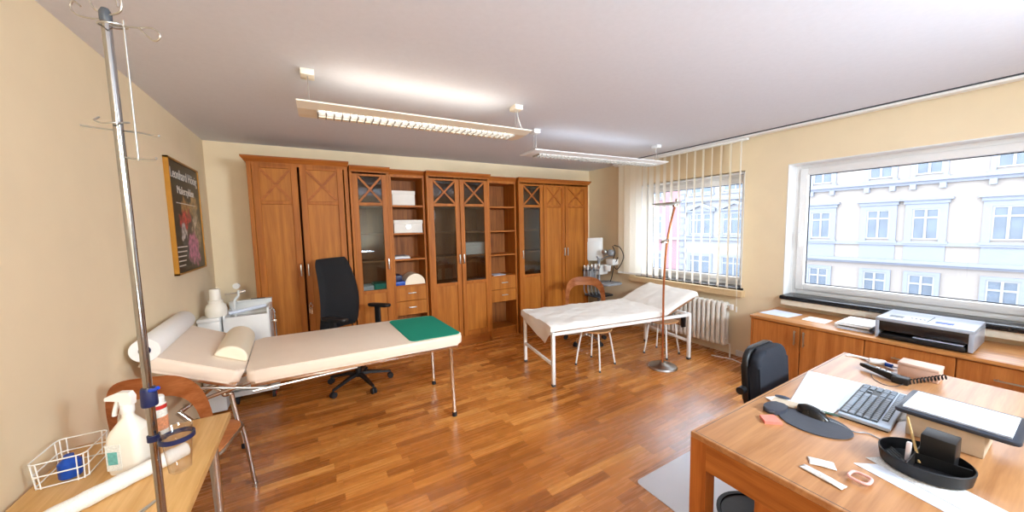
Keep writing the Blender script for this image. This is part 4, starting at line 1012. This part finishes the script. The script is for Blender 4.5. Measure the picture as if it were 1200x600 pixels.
sheet_of('paper_sheet', 'larger white sheet at the left end of the sideboard', 'paper', [(3.77, 1.69), (4.03, 1.66), (4.00, 1.42), (3.77, 1.45)], SBZ, .0015, PAB)
sheet_of('leaflet', 'small white leaflet with a picture, second from the left on the sideboard', 'paper', [(3.80, 1.36), (3.98, 1.36), (3.97, 1.19), (3.79, 1.19)], SBZ, .0015, PAP)
t = thing('folder_stack', 'stack of white folders beside the printer on the sideboard', 'folders', (3.87, .99, SBZ))
for k, (a, b, mt_) in enumerate(((0, 0, PAB), (.012, .02, PAP), (.004, -.01, DGY), (-.006, .012, PAP), (.006, .0, PAP))):
    obj('folder', MB().box(3.725 + a, 4.02 + a, .885 + b, 1.095 + b, SBZ + .0005 + .011 * k, SBZ + .0100 + .011 * k, .002, 1), mt_, t)
t = thing('printer', 'grey laser printer with a dark front on the sideboard', 'printer', (3.9, .62, SBZ))
py0, py1, pz = .40, .855, SBZ + .158
m = MB().box(3.71, 4.11, py0, py1, pz - .028, pz, .008).box(3.71, 4.11, py1 - .022, py1, SBZ + .01, pz - .026, .004).box(3.71, 4.11, py0, py0 + .022, SBZ + .01, pz - .026, .004).box(3.88, 4.11, py0 + .02, py1 - .02, SBZ + .01, pz - .026)
obj('housing', m, plain('printer_grey', S(168, 174, 186), .28, noise=.03), t)
obj('front_panel', MB().box(3.712, 3.74, py0 + .016, py1 - .016, SBZ + .062, pz - .020, .004), plain('printer_dark', S(40, 34, 32), .12), t)
obj('paper_tray', MB().box(3.70, 3.90, py0 + .03, py1 - .03, SBZ + .008, SBZ + .04, .004), BLK, t)
obj('output_paper', MB().box(3.72, 3.88, py0 + .04, py1 - .19, SBZ + .042, SBZ + .047), PAB, t)
m = MB().box(3.80, 3.86, py1 - .12, py1 - .05, pz + .0002, pz + .002); m.box(3.78, 4.0, py1 - .245, py1 - .24, pz + .0002, pz + .002)
for k in range(4): m.cyl((3.84, py1 - .16 - .02 * k, pz), (3.84, py1 - .16 - .02 * k, pz + .003), .005, seg=8)
obj('controls', m, DGY, t)
obj('display', MB().box(3.80, 3.85, py0 + .10, py0 + .18, pz + .0002, pz + .003), BLU, t)
for k in range(2): obj('rubber_foot', MB().box(3.74, 4.08, py0 + .03 + .37 * k, py0 + .06 + .37 * k, SBZ, SBZ + .012), RUB, t)
t.location.x -= .045
# sockets and white cable by the sideboard
t = thing('wall_socket', 'double wall socket with plugs on the pier left of the sideboard', 'socket', (4.19, 1.76, .25))
obj('plate', MB().box(4.188, 4.1995, 1.722, 1.80, .16, .40, .003), WHT, t)
for z in (.20, .28, .36): obj('plug', MB().cyl((4.188, 1.76, z), (4.15, 1.76, z), .02, seg=16), BLK, t)
tag(obj('power_cable', MB().tube(cr([(3.96, 2.25, .006), (3.99, 2.16, .006), (4.02, 2.06, .008), (4.0, 1.96, .006), (3.98, 1.86, .006), (3.93, 1.74, .006), (3.90, 1.715, .006)], 6), .0055), WHT, origin=(4, 2, 0)), 'white power cable lying on the floor between radiator and sideboard', 'cable')

# ------------------------------------------------------------------ desk
DZ = .72
t = thing('desk', 'cherry wood office desk in the right foreground', 'desk', (2.06, .40, 0))
D0, D1, E0, E1 = 1.268, 2.85, -.02, .795
obj('tabletop', MB().box(D0, D1, E0, E1, DZ - .022, DZ, .002, 1), DKX, t)
m = MB().box(D0 + .012, D0 + .0145, E0 + .012, E1 - .012, DZ, DZ + .0004).box(D0 + .012, D1 - .012, E1 - .0145, E1 - .012, DZ, DZ + .0004); obj('inlay', m, DGY, t, flat=True)
obj('apron', MB().box(D0 + .001, D0 + .022, E0 + .062, E1 - .062, .590, DZ - .022), DKS, t, flat=True)
obj('apron', MB().box(D1 - .022, D1, E0 + .062, E1 - .062, .590, DZ - .022), DKS, t, flat=True)
obj('apron', MB().box(D0 + .07, D1 - .07, .735, .755, .63, DZ - .022), wood('apron_x', S(146, 80, 32), S(184, 110, 50), 'x'), t, flat=True)
for a, b in ((D0, E1 - .064), (D1 - .064, E1 - .064), (D0, E0), (D1 - .064, E0)): obj('leg', MB().box(a, a + .064, b, b + .064, 0, DZ - .022, .002, 1), DKZ, t)
p = obj('pedestal', MB().box(D0 + .022, D0 + .45, E0 + .064, .505, .03, .60), DKZ, t, flat=True)
obj('end_panel', MB().box(D0 + .002, D0 + .020, E0 + .064, .505, .03, .592), DKZ, p, flat=True)
obj('post', MB().box(D0, D0 + .030, .505, .560, 0, .592, .002, 1), DKZ, p)
for k in range(3):
    d = obj('drawer', MB().box(D0 + .03, D0 + .44, .506, .524, .05 + .18 * k, .225 + .18 * k), DKZ, p, flat=True)
# ---- things on the desk
def sheet2(pts, th=.0012, z=DZ, **k): return MB().slab(pts, z + .0004, z + th)
t = thing('desk_blotter', 'large white glossy desk pad behind the keyboard', 'desk pad', (2.1, .68, DZ))
obj('pad', MB().slab([(1.850, .690), (1.872, .548), (2.365, .556), (2.325, .788)], DZ + .0005, DZ + .004), plain('pad_white', S(224, 228, 236), .22, noise=.01), t, flat=True)
obj('margin_strip', MB().slab([(1.850, .690), (1.868, .57), (1.885, .58), (2.310, .787), (2.325, .788), (2.30, .80 - .012)], DZ + .0041, DZ + .005), PAB, t, flat=True) if False else obj('margin_strip', MB().slab([(1.852, .688), (1.856, .655), (2.322, .752), (2.320, .786)], DZ + .0041, DZ + .005), PAB, t, flat=True)
# keyboard: long axis along the desk, user side toward the window wall's far side
ka, kb_ = Vector((1.878, .530, 0)), Vector((2.325, .562, 0))       # user-side corners
kd = (kb_ - ka).normalized(); kn = Vector((kd.y, -kd.x, 0)); ang = math.atan2(kd.y, kd.x)
t = thing('keyboard', 'silver and black computer keyboard with a curved front edge', 'keyboard', (ka.x, ka.y, DZ), ang)
KL, KD = (kb_ - ka).length, .150
def kl(n, m, mm, p=None): return obj(n, m, mm, p or t, local=True)
front = [(KL * i / 16, .022 * math.sin(PI * i / 16)) for i in range(17)]
poly = front[::-1] + [(0, -KD), (KL, -KD)]
kl('body', MB().slab(poly, .004, .020, .005, 2), KBS)
kl('base', MB().slab([(p[0] * .99 + .002, p[1] * .97) for p in poly], .0006, .006), BLK)
kl('key_bed', MB().slab([(KL - .018, .004), (.02, .004), (.02, -.112), (KL - .018, -.112)], .0200, .0212), BLK)
kl('key_bed', MB().slab([(KL - .018, -.118), (.06, -.118), (.06, -.136), (KL - .018, -.136)], .0200, .0212), BLK)
kp = KL - .04
key0 = None
kn_ = 0
for r in range(5):
    y = -.002 - r * .0225; x = .022
    row = {0: [1.3, 1.3, 1.3, 5.4, 1.3, 1.3, 1.3], 1: [2.2] + [1] * 10 + [2.4], 2: [1.7] + [1] * 11 + [1.6], 3: [1.4] + [1] * 12 + [1], 4: [1] * 13 + [1.8]}[r]
    unitw = (kp * .70) / sum(row)
    for wd in row:
        k = MB().box(x + .0020, x + wd * unitw - .0020, y - .0190, y - .0015, .0205, .0265, .002, 1); kl('key', k, KEY); x += wd * unitw
    x = .022 + kp * .72
    for c in range(3):
        if r == 0 or r in (3, 4) or (r == 1 and c == 1):
            k = MB().box(x + c * .0172 + .0018, x + c * .0172 + .0155, y - .0190, y - .0015, .0205, .0265, .002, 1); kl('key', k, KEY)
m = MB()
for r in range(5):
    for c in range(4):
        xx = .022 + kp * .865 + c * .0142; yy = -.002 - r * .0225; m.box(xx + .0014, xx + .0126, yy - .0190, yy - .0015, .0205, .0265, .002, 1)
kl('number_pad', m, KEY)
m = MB()
for c in range(16):
    xx = .066 + c * (KL - .09) / 16; m.box(xx, xx + (KL - .09) / 16 - .004, -.134, -.120, .0205, .0250, .0015, 1)
kl('function_keys', m, KEY)
# mouse pad with wrist rest
t = thing('mouse_pad', 'dark grey mouse pad with a gel wrist rest', 'mouse pad', (1.74, .57, DZ))
pc = Vector((1.742, .560, 0)); pd = Vector((.25, .52, 0)).normalized()
def ell(c, ax, a, b, n=36): 
    nx = Vector((-ax.y, ax.x, 0)); return [tuple((c + ax * a * math.cos(2 * PI * i / n) + nx * b * math.sin(2 * PI * i / n))[:2]) for i in range(n)]
obj('pad', MB().slab(ell(Vector((1.735, .562, 0)), Vector((.12, -.99, 0)).normalized(), .118, .098), DZ + .0006, DZ + .005, .002, 1), plain('pad_dark', S(70, 72, 80), .8, noise=.05), t)
obj('wrist_rest', MB().slab(ell(Vector((1.722, .692, 0)), Vector((.95, -.1, 0)).normalized(), .062, .036), DZ + .0006, DZ + .020, .010, 3), plain('rest_dark', S(58, 60, 70), .55), t)
t = thing('computer_mouse', 'black computer mouse lying on the dark pad', 'computer mouse', (1.80, .59, DZ + .005))
m = MB(); n1, n2 = 16, 10; md = Vector((-.02, -.118, 0)).normalized(); mn = Vector((-md.y, md.x, 0)); mc = Vector((1.800, .588, DZ + .0052))
def mouse(u, v):
    a = (u - .5) * 2; b = (v - .5) * 2; wv = .031 * math.sqrt(max(0, 1 - abs(a) ** 2.6)) * (1 - .12 * a)
    h = .036 * (1 - abs(a + .15) ** 2.4 * .72) * (1 - abs(b) ** 3.2)
    return mc + md * a * .060 + mn * b * wv + Vector((0, 0, max(0, h) if abs(a) < .999 else 0))
m.grid(mouse, n1, n2); obj('shell', m, plain('mouse_black', S(28, 28, 30), .25), t)
m = MB().box(-.002, .002, -.008, .008, 0, .004, .001, 1, M=Matrix.Translation(mc + md * .034 + Vector((0, 0, .0285))) @ Matrix.Rotation(math.atan2(md.y, md.x) - PI / 2, 4, 'Z')); obj('scroll_wheel', m, GRY, t)
obj('cable', MB().tube(cr([tuple(mc + md * .058 + Vector((0, 0, .006))), (1.80, .50, DZ + .006), (1.79, .455, DZ + .003), (1.82, .42, DZ + .003), (1.80, .36, DZ + .003), (1.84, .31, DZ + .003)], 6), .0018, 6), GRY, t)
t = thing('sticky_notes', 'coral pink block of sticky notes beside the mouse pad', 'sticky notes', (1.605, .66, DZ))
obj('block', MB().slab([(1.602, .700), (1.652, .668), (1.614, .622), (1.566, .664)], DZ + .0005, DZ + .012), PNK, t, flat=True)
# papers and pen by the pad corner
t = thing('paper_slips', 'small pile of paper slips under a dark pen at the pad corner', 'papers', (1.80, .71, DZ))
obj('slip', MB().slab([(1.80, .765), (1.88, .735), (1.845, .650), (1.775, .700)], DZ + .0052, DZ + .0075), PAP, t, flat=True)
obj('slip', MB().slab([(1.775, .735), (1.83, .74), (1.86, .655), (1.79, .652)], DZ + .0077, DZ + .0092), CAR, t, flat=True)
tag(obj('pen', MB().tube(cr([(1.835, .742, DZ + .016), (1.845, .715, DZ + .017), (1.852, .690, DZ + .016)], 4), lambda u: .0035 + .004 * math.sin(PI * u)), plain('pen_slate', S(60, 72, 92), .4)), 'dark slate pen lying on the paper slips', 'pen')
tag(obj('folded_leaflet', MB().slab([(1.865, .60), (1.885, .535), (1.872, .52), (1.852, .58)], DZ + .0052, DZ + .0075), plain('leaf_green', S(60, 90, 70), .6, noise=.3, scale=150), flat=True), 'dark green leaflet under the left corner of the keyboard', 'leaflet')
# foil sachets
FOI = plain('foil_white', S(226, 224, 222), .25, noise=.15, scale=120, bump=.8)
def sachet(label, c, a, L, W):
    m = MB(); Rm = Matrix.Translation((*c, DZ + .001)) @ Matrix.Rotation(a, 4, 'Z')
    def f(u, v):
        b = (4 * u * (1 - u)) * (4 * v * (1 - v)); return Rm @ Vector(((u - .5) * L, (v - .5) * W, .007 * b + .002 * mnoise.noise(Vector((u * 5 + c[0] * 9, v * 4, 1))) + .002))
    m.grid(f, 14, 8); o = obj('sachet', m, FOI, origin=(*c, DZ)); s = o.modifiers.new('t', 'SOLIDIFY'); s.thickness = .001
    return tag(o, label, 'sachet')
sachet('small square clear sachet, the one nearer the mouse pad', (1.462, .447), R_(-62), .070, .045)
sachet('long narrow clear sachet lying in front of the square one', (1.385, .420), R_(-98), .115, .030)
t = thing('plastic_ring', 'pale pink rounded plastic ring on the desk', 'ring', (1.465, .352, DZ))
m = MB().tube([(1.466 + p[0], .352 + p[1], DZ + .010) for p in rrect(-.026, .026, -.024, .024, .016, 6)], .0045, 10, True); obj('ring', m, PNR, t)
# papers under the organizer
t = thing('paper_sheets', 'printed sheets lying under the black desk organizer', 'papers', (1.58, .28, DZ))
obj('sheet', MB().slab([(1.555, .392), (1.64, .33), (1.60, .10), (1.50, .18)], DZ + .0005, DZ + .0015), PAB, t, flat=True)
obj('sheet', MB().slab([(1.625, .380), (1.73, .32), (1.64, .08), (1.545, .15)], DZ + .0017, DZ + .0028), plain('print_grey', S(214, 212, 210), .7, noise=.2, scale=220), t, flat=True)
# organizer
oc = Vector((1.705, .262, DZ + .003))
t = thing('desk_organizer', 'round black desk organizer holding pens', 'desk organizer', tuple(oc))
obj('dish', MB().lathe([(.0, .0005), (.092, .0005), (.100, .006), (.106, .044), (.102, .046), (.095, .010), (0, .008)], tuple(oc), 44), BLK, t)
m = MB()
for a, b in (((-.095, .02), (.095, .02)), ((0, .02), (.02, -.095)),): m.prism([tuple(oc + Vector((*a, .008))), tuple(oc + Vector((*b, .008))), tuple(oc + Vector((*b, .045))), tuple(oc + Vector((*a, .045)))], (.002, .003, 0))
obj('divider', m, BLK, t)
obj('pen_cup', MB().box(.015, .095, -.06, .015, .008, .11, .004, M=Matrix.Translation(oc)), BLK, t)
m = MB()
for k in range(6): m.tube([tuple(oc + Vector((-.07 + k * .016, .05, .012))), tuple(oc + Vector((-.06 + k * .014, .078, .030)))], .0015, 6)
obj('ribs', m, DGY, t)
PENS = 'pens standing in the black organizer'
tag(obj('pencil', MB().cyl(tuple(oc + Vector((.0, .010, .015))), tuple(oc + Vector((.062, .055, .135))), .0036, seg=6), plain('pencil_wood', S(196, 164, 110), .5)), 'brown pencil leaning out of the black organizer', 'pencil')
tag(obj('eraser_stick', MB().box(-.008, .008, -.006, .006, .012, .075, .003, M=Matrix.Translation(oc + Vector((-.012, .035, 0))) @ Matrix.Rotation(R_(10), 4, 'Y')), plain('eraser_pinkwhite', S(232, 220, 222), .5)), 'white and pink eraser stick in the black organizer', 'eraser')
# box with a dark tray behind the organizer
t = thing('carton_box', 'beige carton box behind the desk organizer', 'box', (2.0, .27, DZ))
obj('body', MB().box(1.945, 2.12, .17, .352, DZ + .0005, DZ + .082, .003), CAR, t); obj('flap', MB().box(1.943, 1.946, .20, .34, DZ + .05, DZ + .083), CAR, t)
t = thing('letter_tray', 'dark flat tray with pale paper lying on the beige carton box', 'tray', (2.03, .26, DZ + .083))
obj('tray', MB().slab(rrect(1.93, 2.20, .10, .385, .02, 4), DZ + .0835, DZ + .098, .004, 2), plain('tray_slate', S(48, 54, 66), .3), t)
obj('paper', MB().box(1.955, 2.17, .12, .365, DZ + .0982, DZ + .104), PAB, t)
sheet_of('note_card', 'white card lying beside the beige carton box', 'paper', [(2.02, .40), (2.15, .42), (2.24, .365), (2.12, .35)], DZ, .0015, PAP)
# long black handset with cable, adapter, pink box
t = thing('handset', 'long black handset with a curled cable at the far end of the desk', 'handset', (2.56, .54, DZ))
ha_, hb_ = Vector((2.615, .655, DZ)), Vector((2.52, .475, DZ))
hd_ = (hb_ - ha_)
m = MB()
P = []
for f, w_, h_ in ((0, .008, .012), (.12, .016, .020), (.5, .017, .024), (.8, .020, .032), (1, .018, .028)):
    c = ha_ + hd_ * f; n_ = Vector((-hd_.y, hd_.x, 0)).normalized()
    P.append([m.b.verts.new(c + n_ * w_ * sx + Vector((0, 0, .004 + .014 * (1 - f) + (h_ if sz else 0)))) for sx, sz in ((-1, 0), (1, 0), (.75, 1), (-.75, 1))])
for A, B in zip(P, P[1:]):
    for i in range(4): m.b.faces.new((A[i], A[(i + 1) % 4], B[(i + 1) % 4], B[i]))
m.b.faces.new(P[0][::-1]); m.b.faces.new(P[-1]); obj('body', m, BLK, t, flat=True)
obj('foot', MB().box(2.505, 2.56, .455, .515, DZ + .0005, DZ + .034, .006), BLK, t)
m = MB()
for k in range(3):
    c = ha_ + hd_ * (.42 + .13 * k); m.box(c.x - .008, c.x + .008, c.y - .008, c.y + .008, DZ + .035, DZ + .040, .002, 1)
obj('buttons', m, STE, t)
coil = []
for i in range(90):
    u = i / 89; a = u * 2 * PI * 11; base = Vector((2.52, .46, DZ + .018)).lerp(Vector((2.66, .36, DZ + .05)), u) ; coil.append(base + Vector((.010 * math.cos(a), .006 * math.cos(a), .011 * math.sin(a))))
obj('coiled_cable', MB().tube(coil, .0028, 6), BLK, t)
obj('loose_wire', MB().tube(cr([(2.56, .60, DZ + .002), (2.49, .575, DZ + .002), (2.44, .53, DZ + .002), (2.45, .49, DZ + .002), (2.51, .47, DZ + .008)], 6), .0016, 6), DGY, t)
t = thing('small_box', 'pinkish beige box at the far right of the desk behind the handset', 'box', (2.70, .47, DZ))
obj('body', MB().box(2.66, 2.76, .385, .525, DZ + .0005, DZ + .07, .004), plain('box_rose', S(206, 170, 152), .6), t); obj('lid', MB().box(2.658, 2.762, .383, .527, DZ + .055, DZ + .072, .003), plain('box_rose_lid', S(214, 180, 162), .6), t)
t = thing('cable_adapter', 'white cable adapter with cords on the far corner of the desk', 'adapter', (2.76, .60, DZ))
obj('body', MB().box(-.035, .035, -.018, .018, .001, .026, .006, M=Matrix.Translation((2.765, .625, DZ)) @ Matrix.Rotation(R_(-70), 4, 'Z')), WHT, t)
obj('collar', MB().cyl((2.752, .588, DZ + .014), (2.742, .562, DZ + .014), .011, seg=14), BLU, t)
for k in range(3): obj('cord', MB().tube(cr([(2.775, .66, DZ + .012), (2.79 + .012 * k, .70, DZ + .005), (2.80 + .01 * k, .735, DZ + .004), (2.78 + .02 * k, .765, DZ + .004)], 5), .004), WHT, t)
obj('cord', MB().tube(cr([(2.742, .56, DZ + .012), (2.77, .53, DZ + .006), (2.80, .48, DZ + .005), (2.82, .40, DZ + .005)], 5), .004), PAB, t)

# ------------------------------------------------------------------ light
wd = bpy.data.worlds.new('sky'); scene.world = wd; wd.use_nodes = True
wt = wd.node_tree; bg = wt.nodes['Background']
sky = wt.nodes.new('ShaderNodeTexSky'); sky.sky_type = 'HOSEK_WILKIE'; sky.turbidity = 6; sky.sun_direction = Vector((-.6, -.3, .75)).normalized()
mxs = wt.nodes.new('ShaderNodeMix'); mxs.data_type = 'RGBA'; mxs.inputs['Factor'].default_value = .8
wt.links.new(sky.outputs[0], mxs.inputs['A']); mxs.inputs['B'].default_value = (.84, .91, 1, 1)
wt.links.new(mxs.outputs['Result'], bg.inputs['Color']); bg.inputs['Strength'].default_value = 7.5
def area(name, loc, rot, sx, sy, e, col=(1, .95, .88)):
    l = bpy.data.lights.new(name, 'AREA'); l.shape = 'RECTANGLE'; l.size, l.size_y = sx, sy; l.energy = e; l.color = col
    o = bpy.data.objects.new(name, l); COL.objects.link(o); o.location = loc; o.rotation_euler = rot; return o
sn = bpy.data.lights.new('sun', 'SUN'); sn.energy = .3; sn.angle = R_(25); sn.color = (1, .96, .92)
so = bpy.data.objects.new('sun', sn); COL.objects.link(so); so.rotation_euler = Vector((.78, .22, -.58)).to_track_quat('-Z', 'Y').to_euler()
def point_fill(name, loc, r, e, col):
    l = bpy.data.lights.new(name, 'POINT'); l.shadow_soft_size = r; l.energy = e; l.color = col
    o = bpy.data.objects.new(name, l); COL.objects.link(o); o.location = loc
def aimed(name, loc, tgt, sx, sy, e, col, spread):
    o = area(name, loc, (Vector(tgt) - Vector(loc)).to_track_quat('-Z', 'Y').to_euler(), sx, sy, e, col); o.data.spread = R_(spread); return o
point_fill('fill_rear', (2.62, -1.1, 1.9), .40, 10, (.74, .88, 1))  # added fill light behind the camera, no real fixture there
area('fill_up', (1.0, -1.1, 1.0), (PI, 0, 0), .7, .7, 58, (.70, .86, 1))  # added unseen fill, bounced off the ceiling to soften the room
aimed('fill_right', (2.4, -1.5, 2.1), (1.7, 4.5, 1.5), .8, .5, 72, (.74, .88, 1), 120)  # added fill from behind the camera, aimed to brighten the wall units
aimed('fill_left', (-.35, -1.5, 2.1), (.4, 4.5, 1.4), .5, .5, 22, (1, .95, .86), 110)  # second added fill, out of view, for the left part of the back wall
area('daylight_far', (4.52, 2.8, 1.5), (0, R_(90), 0), 1.2, 1.3, 34, (.86, .93, 1)) if False else None

# ------------------------------------------------------------------ camera
cd = bpy.data.cameras.new('camera'); co = bpy.data.objects.new('camera', cd); COL.objects.link(co); scene.camera = co
cd.sensor_fit = 'HORIZONTAL'; cd.sensor_width = 36; cd.lens = 406.34 / 1200 * 36; cd.clip_start = .02; cd.clip_end = 200
yw, pt, rl = R_(30.03), R_(4.855), R_(-1.227)
f_ = Vector((math.sin(yw) * math.cos(pt), math.cos(yw) * math.cos(pt), -math.sin(pt))); r_ = Vector((math.cos(yw), -math.sin(yw), 0)); u_ = r_.cross(f_)
r2 = math.cos(rl) * r_ + math.sin(rl) * u_; u2 = -math.sin(rl) * r_ + math.cos(rl) * u_
co.matrix_world = Matrix(((r2.x, u2.x, -f_.x, 0), (r2.y, u2.y, -f_.y, 0), (r2.z, u2.z, -f_.z, 1.55), (0, 0, 0, 1)))
scene.view_settings.view_transform = 'Standard'; scene.view_settings.look = 'None'; scene.view_settings.exposure = .13; scene.view_settings.gamma = 1
